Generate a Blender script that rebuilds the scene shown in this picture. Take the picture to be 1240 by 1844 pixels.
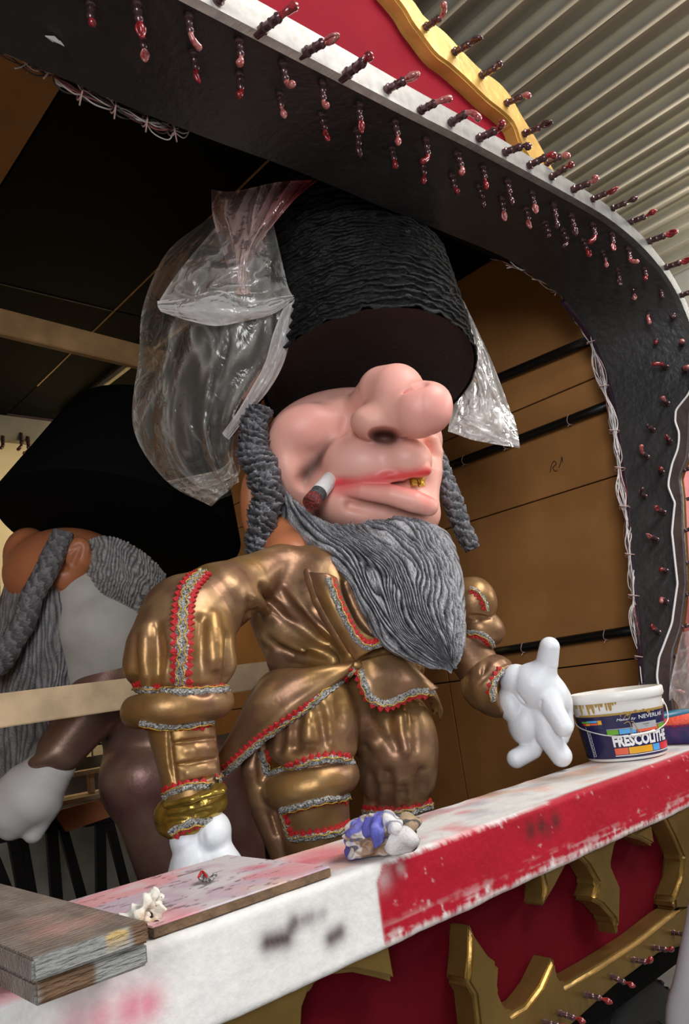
import bpy, bmesh, math, random
PI = math.pi
import numpy as np
from mathutils import Vector, Matrix, Euler
from mathutils.bvhtree import BVHTree

for o in list(bpy.data.objects): bpy.data.objects.remove(o)
SC = bpy.context.scene
COL = SC.collection
random.seed(7)
RNG = np.random.default_rng(7)

# ------------------------------------------------------------------ camera
FOC, PCX, PCY = 1386.0, 620.0, 922.0            # pixels of the 1240 x 1844 frame
CAMZ = 1.6
def camray(px, py): return np.array([(px-PCX), -(py-PCY), -FOC])
_x = camray(2150, 1030); _x = _x/np.linalg.norm(_x)          # long side of the float
_y = camray(-670, 1416); _y = _y - _x*(_y@_x); _y = _y/np.linalg.norm(_y)   # depth of the stage
_z = np.cross(_x, _y)
M = np.array([_x, _y, _z])                       # world = M @ cam
C0 = np.array([0, 0, CAMZ])
cam = bpy.data.cameras.new('camera'); camo = bpy.data.objects.new('camera', cam); COL.objects.link(camo)
cam.sensor_fit = 'VERTICAL'; cam.sensor_height = 36; cam.lens = 36*FOC/1844
cam.clip_start = .02; cam.clip_end = 100
mw = Matrix.Identity(4)
for i in range(3):
    for j in range(3): mw[i][j] = M[i][j]
    mw[i][3] = C0[i]
camo.matrix_world = mw
SC.camera = camo

# ------------------------------------------------------------------ world, lights, exposure
SC.view_settings.view_transform = 'Standard'; SC.view_settings.look = 'None'
SC.view_settings.exposure = 0.08; SC.view_settings.gamma = 1.0; SC.view_settings.use_curve_mapping = False
wd = bpy.data.worlds.new('hall_daylight'); SC.world = wd; wd.use_nodes = True
bg = wd.node_tree.nodes['Background']; bg.inputs[0].default_value = (.85, .92, 1.0, 1); bg.inputs[1].default_value = .15
def area(name, loc, target, sx, sy, power, color=(1, 1, 1)):
    l = bpy.data.lights.new(name, 'AREA'); l.shape = 'RECTANGLE'; l.size = sx; l.size_y = sy; l.energy = power; l.color = color
    o = bpy.data.objects.new(name, l); COL.objects.link(o); o.location = loc
    o.rotation_euler = (Vector(target)-Vector(loc)).to_track_quat('-Z', 'Y').to_euler()
    return o
area('skylight', (2.6, -1.5, 5.2), (1.7, 1.6, 1.6), 2.6, 1.8, 185, (1, .98, .95))
area('hall_door_light', (-2.6, -2.2, 2.6), (1.2, 1.6, 1.6), 1.6, 2.4, 150, (.95, .97, 1))
area('roof_side_fill', (6.0, -1.4, 3.0), (3.2, 2.2, 4.4), 2.0, 1.2, 90, (1, .97, .9))  # unseen fill light, added so the roof flanks are lit from the right
area('roof_graze_fill', (5.6, .6, 4.15), (3.2, 2.2, 4.62), .25, 1.5, 70, (1, .96, .86))  # added grazing fill close under the roof, strengthens the rib contrast
area('rear_lamp', (2.6, 4.2, 3.0), (1.6, 5.3, 2.4), .8, .5, 15, (1, .84, .55))

# ------------------------------------------------------------------ placing helpers (world points)
def wray(px, py): return M @ camray(px, py)
def atY(px, py, Y): r = wray(px, py); return C0 + r*(Y/r[1])
def atX(px, py, X): r = wray(px, py); return C0 + r*(X/r[0])
def atZ(px, py, z): r = wray(px, py); return C0 + r*((z-CAMZ)/r[2])
def camp(px, py, d): return np.array([(px-PCX)*d/FOC, -(py-PCY)*d/FOC, -d])   # camera frame, depth d
def at(px, py, d): return C0 + M @ camp(px, py, d)
def to_px(p):
    c = M.T @ (np.asarray(p, float)-C0); return PCX-FOC*c[0]/c[2], PCY+FOC*c[1]/c[2], -c[2]

# ------------------------------------------------------------------ noise
def _hash(ix, iy, iz, seed):
    n = (ix*374761393 + iy*668265263 + iz*2147483647 + seed*1274126177) & 0xffffffff
    n = ((n ^ (n >> 13))*1274126177) & 0xffffffff
    n = ((n ^ (n >> 16))*2246822519) & 0xffffffff
    return ((n >> 8) & 0xffff)/65535.0
def vnoise(P, seed=0):
    P = np.asarray(P, float)
    i = np.floor(P).astype(np.int64); f = P-i; f = f*f*(3-2*f)
    r = 0
    for a in (0, 1):
        wa = f[:, 0] if a else 1-f[:, 0]
        for b in (0, 1):
            wb = f[:, 1] if b else 1-f[:, 1]
            for c in (0, 1):
                wc = f[:, 2] if c else 1-f[:, 2]
                r = r + wa*wb*wc*_hash(i[:, 0]+a, i[:, 1]+b, i[:, 2]+c, seed)
    return r
def fbm(P, oct=3, seed=0):
    P = np.asarray(P, float); r = 0; a = .5; t = 0
    for k in range(oct):
        r = r + a*vnoise(P*(2**k), seed+k); t += a; a *= .5
    return r/t
def sstep(a, b, x): t = np.clip((x-a)/(b-a), 0, 1); return t*t*(3-2*t)

# ------------------------------------------------------------------ materials
def mat(name, col, rough=.5, metal=0., var=0., vs=8., bump=0., bs=30., attr=False, col2=None, spec=.5, coat=0., bdet=4., trans=0., emit=0., attr_mix=None, bstretch=None):
    m = bpy.data.materials.new(name); m.use_nodes = True
    nt = m.node_tree; b = nt.nodes['Principled BSDF']; L = nt.links.new
    b.inputs['Roughness'].default_value = rough; b.inputs['Metallic'].default_value = metal
    b.inputs['Specular IOR Level'].default_value = spec; b.inputs['Coat Weight'].default_value = coat
    c = tuple(col)+(1,)
    b.inputs['Base Color'].default_value = c
    tc = nt.nodes.new('ShaderNodeTexCoord')
    src = None
    if attr:
        a = nt.nodes.new('ShaderNodeAttribute'); a.attribute_name = 'Col'; src = a.outputs['Color']
    if var > 0:
        n = nt.nodes.new('ShaderNodeTexNoise'); n.inputs['Scale'].default_value = vs; n.inputs['Detail'].default_value = 5
        L(tc.outputs['Object'], n.inputs['Vector'])
        r = nt.nodes.new('ShaderNodeValToRGB'); r.color_ramp.elements[0].position = .35; r.color_ramp.elements[1].position = .65
        c2 = tuple(col2)+(1,) if col2 else tuple(x*(1-var) for x in col)+(1,)
        r.color_ramp.elements[0].color = (1-var,)*3+(1,) if attr else c2
        r.color_ramp.elements[1].color = (1, 1, 1, 1) if attr else c
        L(n.outputs['Fac'], r.inputs[0])
        if attr:
            mx = nt.nodes.new('ShaderNodeMix'); mx.data_type = 'RGBA'; mx.blend_type = 'MULTIPLY'; mx.inputs[0].default_value = 1
            L(src, mx.inputs[6]); L(r.outputs[0], mx.inputs[7]); src = mx.outputs[2]
        else: src = r.outputs[0]
    if src is not None: L(src, b.inputs['Base Color'])
    if bump > 0:
        n = nt.nodes.new('ShaderNodeTexNoise'); n.inputs['Scale'].default_value = bs; n.inputs['Detail'].default_value = bdet
        if bstretch:
            mp = nt.nodes.new('ShaderNodeMapping'); mp.inputs['Scale'].default_value = bstretch
            L(tc.outputs['Object'], mp.inputs[0]); L(mp.outputs[0], n.inputs['Vector'])
        else: L(tc.outputs['Object'], n.inputs['Vector'])
        bp = nt.nodes.new('ShaderNodeBump'); bp.inputs['Strength'].default_value = bump; bp.inputs['Distance'].default_value = .01
        L(n.outputs['Fac'], bp.inputs['Height']); L(bp.outputs[0], b.inputs['Normal'])
    return m
def plastic_mat(name, rough=.2):
    m = bpy.data.materials.new(name); m.use_nodes = True
    nt = m.node_tree; L = nt.links.new; N = nt.nodes.new; nt.nodes.remove(nt.nodes['Principled BSDF']); out = nt.nodes['Material Output']
    a = N('ShaderNodeAttribute'); a.attribute_name = 'Col'
    tr = N('ShaderNodeBsdfTransparent'); df = N('ShaderNodeBsdfDiffuse'); tl = N('ShaderNodeBsdfTranslucent'); gl = N('ShaderNodeBsdfGlossy'); gl.inputs['Roughness'].default_value = rough
    gl.inputs['Color'].default_value = (1, .98, .95, 1)
    L(a.outputs['Color'], df.inputs['Color']); L(a.outputs['Color'], tl.inputs['Color'])
    m0 = N('ShaderNodeMixShader'); m0.inputs[0].default_value = .35; L(df.outputs[0], m0.inputs[1]); L(tl.outputs[0], m0.inputs[2])
    m1 = N('ShaderNodeMixShader'); L(a.outputs['Alpha'], m1.inputs[0]); L(tr.outputs[0], m1.inputs[1]); L(m0.outputs[0], m1.inputs[2])
    n = N('ShaderNodeTexNoise'); n.inputs['Scale'].default_value = 15; n.inputs['Detail'].default_value = 2.5; n.inputs['Distortion'].default_value = 1.6
    tc = N('ShaderNodeTexCoord'); L(tc.outputs['Object'], n.inputs['Vector'])
    bp = N('ShaderNodeBump'); bp.inputs['Strength'].default_value = .3; bp.inputs['Distance'].default_value = .02; L(n.outputs['Fac'], bp.inputs['Height'])
    for x in (df, gl): L(bp.outputs[0], x.inputs['Normal'])
    fr = N('ShaderNodeLayerWeight'); fr.inputs['Blend'].default_value = .25; L(bp.outputs[0], fr.inputs['Normal'])
    mu = N('ShaderNodeMath'); mu.operation = 'MULTIPLY_ADD'; mu.inputs[1].default_value = .55; mu.inputs[2].default_value = .04; mu.use_clamp = True; L(fr.outputs['Fresnel'], mu.inputs[0])
    m2 = N('ShaderNodeMixShader'); L(mu.outputs[0], m2.inputs[0]); L(m1.outputs[0], m2.inputs[1]); L(gl.outputs[0], m2.inputs[2])
    L(m2.outputs[0], out.inputs['Surface'])
    return m

# ------------------------------------------------------------------ object helpers
def empty(name, loc, label=None, cat=None, group=None):
    o = bpy.data.objects.new(name, None); COL.objects.link(o); o.location = tuple(loc); o.empty_display_size = .05
    tag(o, label, cat, group); return o
def tag(o, label=None, cat=None, group=None, kind=None):
    if label: o['label'] = label
    if cat: o['category'] = cat
    if group: o['group'] = group
    if kind: o['kind'] = kind
    return o
def bvw(o):
    m = o.matrix_world if o.parent is None else None
    return m
def origin_of(parent):
    p = Vector((0, 0, 0)); q = parent
    while q is not None: p = p + q.location; q = q.parent
    return np.array(p)
def mesh_np(name, V, F, m, parent=None, smooth=True, col=None, origin=None, sharp=None):
    """V world points, F list/array of quads/tris; the object's origin is at its own base or given"""
    V = np.asarray(V, float)
    if origin is None: origin = np.array([(V[:, 0].min()+V[:, 0].max())/2, (V[:, 1].min()+V[:, 1].max())/2, V[:, 2].min()])
    me = bpy.data.meshes.new(name)
    Vl = V-origin
    if isinstance(F, np.ndarray):
        k = F.shape[1]
        me.vertices.add(len(V)); me.vertices.foreach_set('co', Vl.astype(np.float32).ravel())
        me.loops.add(F.size); me.loops.foreach_set('vertex_index', F.astype(np.int32).ravel())
        me.polygons.add(len(F)); me.polygons.foreach_set('loop_start', np.arange(0, F.size, k, dtype=np.int32))
        me.update(calc_edges=True)
    else:
        me.from_pydata([tuple(v) for v in Vl], [], F); me.update()
    if smooth: me.polygons.foreach_set('use_smooth', [True]*len(me.polygons))
    if sharp: me.set_sharp_from_angle(angle=math.radians(sharp))
    if col is not None:
        ca = me.color_attributes.new('Col', 'FLOAT_COLOR', 'POINT')
        c = np.ones((len(V), 4), np.float32); c[:, :col.shape[1]] = col
        ca.data.foreach_set('color', c.ravel())
    if m: 
        for q in (m if isinstance(m, (list, tuple)) else [m]): me.materials.append(q)
    o = bpy.data.objects.new(name, me); COL.objects.link(o)
    if parent is not None: o.parent = parent; o.location = tuple(origin-origin_of(parent))
    else: o.location = tuple(origin)
    return o
class MB:
    def __init__(s): s.V = []; s.F = []
    def add(s, V, F):
        n = len(s.V); s.V += [np.asarray(v, float) for v in V]; s.F += [tuple(i+n for i in f) for f in F]
    def hexa(s, p):          # 8 corners: bottom 0-3 ccw, top 4-7
        s.add(p, [(3, 2, 1, 0), (4, 5, 6, 7), (0, 1, 5, 4), (1, 2, 6, 5), (2, 3, 7, 6), (3, 0, 4, 7)])
    def box(s, x0, x1, y0, y1, z0, z1):
        s.hexa([(x0, y0, z0), (x1, y0, z0), (x1, y1, z0), (x0, y1, z0), (x0, y0, z1), (x1, y0, z1), (x1, y1, z1), (x0, y1, z1)])
    def bar(s, a, b, w, h, up=(0, 0, 1)):
        a = np.array(a, float); b = np.array(b, float); t = b-a; t /= np.linalg.norm(t)
        u = np.cross(np.array(up, float), t); u /= np.linalg.norm(u); v = np.cross(t, u)
        s.hexa([a-u*w/2-v*h/2, a+u*w/2-v*h/2, b+u*w/2-v*h/2, b-u*w/2-v*h/2, a-u*w/2+v*h/2, a+u*w/2+v*h/2, b+u*w/2+v*h/2, b-u*w/2+v*h/2])
    def tube(s, pts, r, n=8, cap=True):
        V, F = tube_vf(pts, r, n, cap); s.add(V, F)
    def build(s, name, m, parent=None, bevel=0, seg=2, smooth=True, kind=None):
        o = mesh_np(name, s.V, s.F, m, parent, smooth=smooth)
        if bevel > 0: bevel_obj(o, bevel, seg)
        elif smooth: o.data.set_sharp_from_angle(angle=math.radians(40))
        if kind: o['kind'] = kind
        return o
def bevel_obj(o, w, seg=2, ang=30):
    bm = bmesh.new(); bm.from_mesh(o.data); bmesh.ops.recalc_face_normals(bm, faces=bm.faces)
    e = [x for x in bm.edges if len(x.link_faces) == 2 and x.calc_face_angle(0) > math.radians(ang)]
    bmesh.ops.bevel(bm, geom=e, offset=w, segments=seg, affect='EDGES', clamp_overlap=True)
    bm.to_mesh(o.data); bm.free(); o.data.polygons.foreach_set('use_smooth', [True]*len(o.data.polygons)); o.data.set_sharp_from_angle(angle=math.radians(50))
def resample(pts, n):
    """Catmull-Rom through pts (k,dim), n samples evenly by length"""
    P = np.asarray(pts, float); k = len(P)
    if k == 2: t = np.linspace(0, 1, n)[:, None]; return P[0]*(1-t)+P[1]*t
    Q = np.vstack([2*P[0]-P[1], P, 2*P[-1]-P[-2]]); out = []
    for i in range(k-1):
        p0, p1, p2, p3 = Q[i:i+4]
        for t in np.linspace(0, 1, 16, endpoint=False):
            out.append(.5*((2*p1)+(-p0+p2)*t+(2*p0-5*p1+4*p2-p3)*t*t+(-p0+3*p1-3*p2+p3)*t**3))
    out.append(P[-1]); D = np.array(out)
    s = np.r_[0, np.cumsum(np.linalg.norm(np.diff(D, axis=0), axis=1))]
    q = np.linspace(0, s[-1], n)
    return np.stack([np.interp(q, s, D[:, j]) for j in range(D.shape[1])], 1)
def frames(P):
    P = np.asarray(P, float); T = np.gradient(P, axis=0); T /= np.linalg.norm(T, axis=1)[:, None]+1e-12
    u = np.cross(T[0], [0, 0, 1]);
    if np.linalg.norm(u) < .1: u = np.cross(T[0], [0, 1, 0])
    U = []
    for t in T:
        u = u-t*(u@t); u = u/(np.linalg.norm(u)+1e-12); U.append(u)
    U = np.array(U); return T, U, np.cross(T, U)
def tube_vf(pts, r, n=8, cap=True):
    P = np.asarray(pts, float); k = len(P); r = np.broadcast_to(np.asarray(r, float), (k,))
    T, U, W = frames(P); a = np.arange(n)*2*np.pi/n
    V = (P[:, None]+r[:, None, None]*(np.cos(a)[None, :, None]*U[:, None]+np.sin(a)[None, :, None]*W[:, None])).reshape(-1, 3)
    F = [(i*n+j, i*n+(j+1) % n, (i+1)*n+(j+1) % n, (i+1)*n+j) for i in range(k-1) for j in range(n)]
    if cap: F += [tuple(range(n-1, -1, -1)), tuple((k-1)*n+j for j in range(n))]
    return V, F
def gridF(nu, nv, wrap=False):
    """quads of a (nv rows, nu cols) grid, optionally wrapped in u"""
    j, i = np.meshgrid(np.arange(nv-1), np.arange(nu if wrap else nu-1), indexing='ij')
    i2 = (i+1) % nu
    return np.stack([j*nu+i, j*nu+i2, (j+1)*nu+i2, (j+1)*nu+i], -1).reshape(-1, 4)
def lathe(prof, n=48, center=(0, 0, 0), axis=(0, 0, 1)):
    """prof: list of (r, h) -> V,F"""
    ax = np.array(axis, float); ax /= np.linalg.norm(ax); u = np.cross(ax, [0.3, .9, .1]); u /= np.linalg.norm(u); w = np.cross(ax, u)
    a = np.arange(n)*2*np.pi/n; V = []
    for r, h in prof: V.append(np.array(center)+ax*h+r*(np.cos(a)[:, None]*u+np.sin(a)[:, None]*w))
    return np.vstack(V), gridF(n, len(prof), True)
def extrude_poly(name, pts, d, m, parent=None, bevel=.006, seg=2):
    """closed outline of world points extruded by vector d; ngon caps"""
    P = [np.array(p, float) for p in pts]; n = len(P); d = np.array(d, float)
    V = P+[p+d for p in P]
    F = [tuple(range(n)), tuple(range(2*n-1, n-1, -1))]+[(i, i+n, (i+1) % n+n, (i+1) % n) for i in range(n)]
    o = mesh_np(name, V, F, m, parent)
    bm = bmesh.new(); bm.from_mesh(o.data); bmesh.ops.recalc_face_normals(bm, faces=bm.faces)
    if bevel: 
        e = [x for x in bm.edges if len(x.link_faces) == 2 and x.calc_face_angle(0) > math.radians(35)]
        bmesh.ops.bevel(bm, geom=e, offset=bevel, segments=seg, affect='EDGES', clamp_overlap=True)
    bmesh.ops.triangulate(bm, faces=[f for f in bm.faces if len(f.verts) > 4])
    bm.to_mesh(o.data); bm.free()
    o.data.polygons.foreach_set('use_smooth', [True]*len(o.data.polygons)); o.data.set_sharp_from_angle(angle=math.radians(35))
    return o
def setcol(o, fn):
    me = o.data; n = len(me.vertices); co = np.empty(n*3, np.float32); me.vertices.foreach_get('co', co); co = co.reshape(-1, 3)+origin_of(o)
    c = np.ones((n, 4), np.float32); c[:, :3] = fn(co)
    ca = me.color_attributes.new('Col', 'FLOAT_COLOR', 'POINT'); ca.data.foreach_set('color', c.ravel())
def wbvh(*objs):
    V = []; F = []
    for o in objs:
        n = len(V); off = Vector(origin_of(o))
        V += [v.co+off for v in o.data.vertices]; F += [tuple(i+n for i in p.vertices) for p in o.data.polygons]
    return BVHTree.FromPolygons(V, F)
def hit(bvh, px, py):
    r = Vector(wray(px, py)).normalized(); h = bvh.ray_cast(Vector(C0), r)
    if h[0] is None: return None
    n = h[1] if h[1].dot(r) < 0 else -h[1]
    return np.array(h[0]), np.array(n)

# ------------------------------------------------------------------ implicit surfaces (camera-frame metres) -> quads
def E(px, py, d, rx, ry, rz, rot=0, ry_tilt=0):
    c = camp(px, py, d); s = d/FOC; r = np.array([rx, ry, rz])*s
    a = math.radians(rot); b = math.radians(ry_tilt)
    R = np.array([[math.cos(a), math.sin(a), 0], [-math.sin(a), math.cos(a), 0], [0, 0, 1]])
    if b: R = np.array([[math.cos(b), 0, -math.sin(b)], [0, 1, 0], [math.sin(b), 0, math.cos(b)]]) @ R
    def f(P):
        q = (P-c) @ R.T; k0 = np.linalg.norm(q/r, axis=1); k1 = np.linalg.norm(q/(r*r), axis=1)+1e-9
        return k0*(k0-1)/k1
    f.bb = (c-r.max(), c+r.max()); return f
def G(*ops_, s=.00175):
    """a group of primitives blended among themselves first"""
    def f(P):
        d = None
        for t, k, p in ops_:
            e = p(P); d = e if d is None else (smin(d, e, k*s) if t == 'u' else smax(d, -e, k*s))
        return d
    us = [p for t, k, p in ops_ if t == 'u']
    f.bb = (np.min([p.bb[0] for p in us], axis=0), np.max([p.bb[1] for p in us], axis=0)); return f
def T(*pts, flat=1.0):
    C = [camp(p[0], p[1], p[2]) for p in pts]; Rr = [p[3]*p[2]/FOC for p in pts]
    def f(P):
        d = None
        for a, b, ra, rb in zip(C[:-1], C[1:], Rr[:-1], Rr[1:]):
            ab = b-a; t = np.clip(((P-a) @ ab)/(ab@ab), 0, 1)
            q = P-(a+t[:, None]*ab)
            if flat != 1.0: q = q*np.array([1, 1, 1/flat])
            e = np.linalg.norm(q, axis=1)-(ra+(rb-ra)*t)
            d = e if d is None else np.minimum(d, e)
        return d
    mx = max(Rr); f.bb = (np.min(C, axis=0)-mx*max(1, flat), np.max(C, axis=0)+mx*max(1, flat)); return f
def smin(a, b, k):
    if k <= 0: return np.minimum(a, b)
    h = np.clip(.5+.5*(b-a)/k, 0, 1); return b+(a-b)*h-k*h*(1-h)
def smax(a, b, k): return -smin(-a, -b, k)
def sdf_mesh(ops, h, s, disp=None, extra=.01):
    """ops: (kind, k_px, prim) ; kind u / s ; h grid metres ; s metres per px for k"""
    lo = np.min([p.bb[0] for t, k, p in ops if t == 'u'], axis=0)-extra-3*h; hi = np.max([p.bb[1] for t, k, p in ops if t == 'u'], axis=0)+extra+3*h
    n = np.ceil((hi-lo)/h/4).astype(int)
    def ev(P):
        d = None
        d = np.full(len(P), .5)
        for t, k, p in ops:
            mg = k*s+9*h; I = np.where(((P > p.bb[0]-mg) & (P < p.bb[1]+mg)).all(1))[0]
            if not len(I): continue
            e = p(P[I]); d[I] = smin(d[I], e, k*s) if t == 'u' else smax(d[I], -e, k*s)
        if disp is not None: d = d+disp(P)
        return d
    g = [lo[i]+(np.arange(n[i])+.5)*4*h for i in range(3)]
    G = np.stack(np.meshgrid(*g, indexing='ij'), -1).reshape(-1, 3)
    dc = np.concatenate([ev(c) for c in np.array_split(G, max(1, len(G)//200000))])
    act = (np.abs(dc) < 7.5*h).reshape(n)
    D = np.repeat(np.repeat(np.repeat(np.where(dc < 0, -1., 1.).reshape(n), 4, 0), 4, 1), 4, 2).astype(np.float32)
    m = np.repeat(np.repeat(np.repeat(act, 4, 0), 4, 1), 4, 2)
    ii = np.argwhere(m); P = lo+(ii+.5)*h
    dv = np.concatenate([ev(c) for c in np.array_split(P, max(1, len(P)//200000))])
    D[ii[:, 0], ii[:, 1], ii[:, 2]] = dv
    D[0] = D[-1] = 1; D[:, 0] = D[:, -1] = 1; D[:, :, 0] = D[:, :, -1] = 1
    S = D < 0; nx, ny, nz = np.array(D.shape)-1
    cnt = np.zeros((nx, ny, nz), np.int8)
    for a in (0, 1):
        for b in (0, 1):
            for c in (0, 1): cnt += S[a:a+nx, b:b+ny, c:c+nz]
    idx = np.argwhere((cnt > 0) & (cnt < 8)); acc = np.zeros((len(idx), 3)); num = np.zeros(len(idx))
    cs = [(a, b, c) for a in (0, 1) for b in (0, 1) for c in (0, 1)]
    for p in cs:
        for ax in range(3):
            if p[ax] == 0:
                q = list(p); q[ax] = 1
                da = D[idx[:, 0]+p[0], idx[:, 1]+p[1], idx[:, 2]+p[2]]; db = D[idx[:, 0]+q[0], idx[:, 1]+q[1], idx[:, 2]+q[2]]
                x = (da < 0) != (db < 0); t = np.where(x, da/np.where(x, da-db, 1), 0)
                pos = np.array(p, float)+np.zeros((len(idx), 3)); pos[:, ax] += t
                acc += pos*x[:, None]; num += x
    V = lo+(idx+acc/num[:, None]+.5)*h
    vid = np.full((nx, ny, nz), -1, np.int32); vid[idx[:, 0], idx[:, 1], idx[:, 2]] = np.arange(len(idx))
    F = []
    for ax in range(3):
        b1, b2 = [(1, 2), (2, 0), (0, 1)][ax]
        sl0 = [slice(1, -1)]*3; sl1 = [slice(1, -1)]*3; sl0[ax] = slice(0, -1); sl1[ax] = slice(1, None)
        s0 = S[tuple(sl0)]; s1 = S[tuple(sl1)]
        e = np.argwhere(s0 != s1); fl = s0[e[:, 0], e[:, 1], e[:, 2]]
        e = e+np.array([0 if k == ax else 1 for k in range(3)])
        q = []
        for o1, o2 in ((1, 1), (0, 1), (0, 0), (1, 0)):
            c = e.copy(); c[:, b1] -= o1; c[:, b2] -= o2
            q.append(vid[c[:, 0], c[:, 1], c[:, 2]])
        q = np.stack(q, 1); q[~fl] = q[~fl][:, ::-1]; F.append(q[(q >= 0).all(1)])
    return V, np.concatenate(F)
def surf(ops, s):
    """front surface of the solid so far: depth along the ray through a frame point"""
    def f(px, py, d0=1.6, d1=2.6):
        ds = np.linspace(d0, d1, 190); P = np.stack([(px-PCX)*ds/FOC, -(py-PCY)*ds/FOC, -ds], 1); d = None
        for t, k, p in ops:
            e = p(P); d = e if d is None else (smin(d, e, k*s) if t == 'u' else smax(d, -e, k*s))
        i = np.where(d < 0)[0]; return ds[i[0]] if len(i) else None
    return f
def groove(ops, f, pts, r, k, kind='s', off=0.):
    """crease or ridge that follows the surface through frame points"""
    q = []; n = max(4, len(pts)*2)
    P = resample(np.array(pts, float), n)
    for i, (x, y) in enumerate(P):
        d = f(x, y)
        if d is None: continue
        t = i/(n-1); w = .35+.65*math.sin(PI*min(max(t, .02), .98))
        q.append((x, y, d+off*w, r*w))
    if len(q) > 1: ops.append((kind, k, T(*q)))
def sdf_obj(name, ops, h_px, dref, m, parent=None, disp=None, col=None):
    s = dref/FOC; V, F = sdf_mesh(ops, h_px*s, s, disp)
    c = col(V) if col else None
    return mesh_np(name, C0+V @ M.T, F, m, parent, col=c)
def strand_sheet(strands, nu, nv, thick, ridges=None, back=.35, tipclose=True):
    """strands: list of px/py/depth polylines, left to right; closed shell with a bulging front. thick(v)-> metres; returns V(world), F, uv"""
    R = np.array([resample(np.array(s, float)[:, :3], 60) for s in strands])      # k,60,3
    k = len(strands); u = np.linspace(0, 1, nu); v = np.linspace(0, 1, nv)
    A = np.stack([np.stack([np.interp(v, np.linspace(0, 1, 60), R[i, :, j]) for j in range(3)], 1) for i in range(k)])   # k,nv,3
    B = np.stack([resample(A[:, j], nu) for j in range(nv)])      # nv,nu,3  even along the row
    return B, u, v
# ================================================================== materials
K = dict(
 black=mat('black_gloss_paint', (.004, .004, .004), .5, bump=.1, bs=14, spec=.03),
 soffit=mat('charcoal_paint', (.03, .028, .027), .42, var=.35, vs=5, bump=.35, bs=40, spec=.6),
 strip=mat('painted_plywood', (1, 1, 1), .5, attr=True, var=.25, vs=30, bump=.3, bs=60, bstretch=(3, 1, 12)),
 red=mat('red_board', (.25, .009, .020), .7, spec=.04, var=.15, vs=5, bump=.08, bs=80),
 deepred=mat('deep_red_cloth', (.10, .0015, .006), .8, spec=.08, var=.25, vs=4, bump=.1, bs=60),
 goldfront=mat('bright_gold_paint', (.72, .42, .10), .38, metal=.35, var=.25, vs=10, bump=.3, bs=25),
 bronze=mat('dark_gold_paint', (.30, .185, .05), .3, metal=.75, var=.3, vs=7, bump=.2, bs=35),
 hard=mat('brown_hardboard', (.44, .205, .066), .55, spec=.25, var=.3, vs=3.5, col2=(.35, .155, .048), bump=.06, bs=120),
 tube=mat('black_steel', (.012, .011, .01), .35, metal=.3),
 cream=mat('cream_board', (.78, .66, .42), .6, var=.12, vs=4),
 greycloth=mat('grey_cloth', (.30, .28, .25), .8, var=.35, vs=5, col2=(.2, .2, .15), bump=.3, bs=8),
 pine=mat('pine_batten', (.52, .30, .13), .5, var=.35, vs=9, bump=.2, bs=30, bstretch=(2, 12, 12)),
 pale=mat('pale_pine_batten', (.70, .50, .30), .5, var=.3, vs=9, bump=.15, bs=30, bstretch=(2, 12, 12)),
 tin=mat('corrugated_steel', (.62, .58, .46), .36, metal=.4, var=.2, vs=2, bump=.05, bs=60),
 white=mat('white_wall', (.75, .72, .66), .6, var=.15, vs=3),
 foam=mat('painted_foam', (1, 1, 1), .62, spec=.2, attr=True, bump=.22, bs=60, bdet=6, var=.06, vs=120),
 board=mat('paint_splashed_board', (1, 1, 1), .5, attr=True, bump=.15, bs=60),
 timber=mat('old_timber', (1, 1, 1), .75, attr=True, var=.25, vs=14, bump=.9, bs=26, bstretch=(1.5, 9, 9)),
 socket=mat('lamp_holder_metal', (.16, .085, .09), .22, metal=.6, var=.5, vs=90, spec=.8),
 tipred=mat('red_bulb_tip', (.38, .02, .025), .16, coat=.5, var=.5, vs=120, col2=(.10, .012, .015)),
 tippink=mat('pink_bulb_tip', (.50, .20, .18), .14, coat=.6, var=.6, vs=120, col2=(.30, .03, .03)),
 tipdark=mat('dark_bulb_tip', (.09, .035, .04), .14, metal=.4, coat=.6),
 wirew=mat('pale_wire', (.66, .60, .57), .4), wirer=mat('red_wire', (.32, .09, .08), .4), wired=mat('dark_wire', (.05, .04, .045), .4),
 tie=mat('zip_tie', (.55, .35, .32), .4), rubber=mat('tyre_rubber', (.02, .02, .02), .7, bump=.2, bs=40),
 sheet=mat('grey_dust_sheet', (.36, .34, .35), .7, bump=.2, bs=10),
 piping=mat('white_piping', (.75, .72, .70), .35), concrete=mat('hall_floor', (.28, .27, .25), .8, var=.3, vs=2),
 purple=mat('purple_batten', (.05, .025, .04), .3, var=.4, vs=30), pencil=mat('pencil_line', (.04, .02, .01), .8),
 pinkpanel=mat('pink_panel', (.62, .16, .17), .5, var=.2, vs=9, bump=.2, bs=40), bolt=mat('zinc_bolt', (.6, .6, .6), .3, metal=.9),
 brownboard=mat('brown_board', (.36, .12, .04), .6),
)
YF = 1.079; ZR = CAMZ-.306; ZB = CAMZ-.445; YB = 1.335
def struct(o): o['kind'] = 'structure'; return o
def bx(name, m, x0, x1, y0, y1, z0, z1, parent=None, bevel=.003):
    b = MB(); b.box(x0, x1, y0, y1, z0, z1); return b.build(name, K[m] if isinstance(m, str) else m, parent, bevel)

# ================================================================== setting
struct(bx('floor', 'concrete', -6, 9, -6, 9, -.05, 0))
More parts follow.
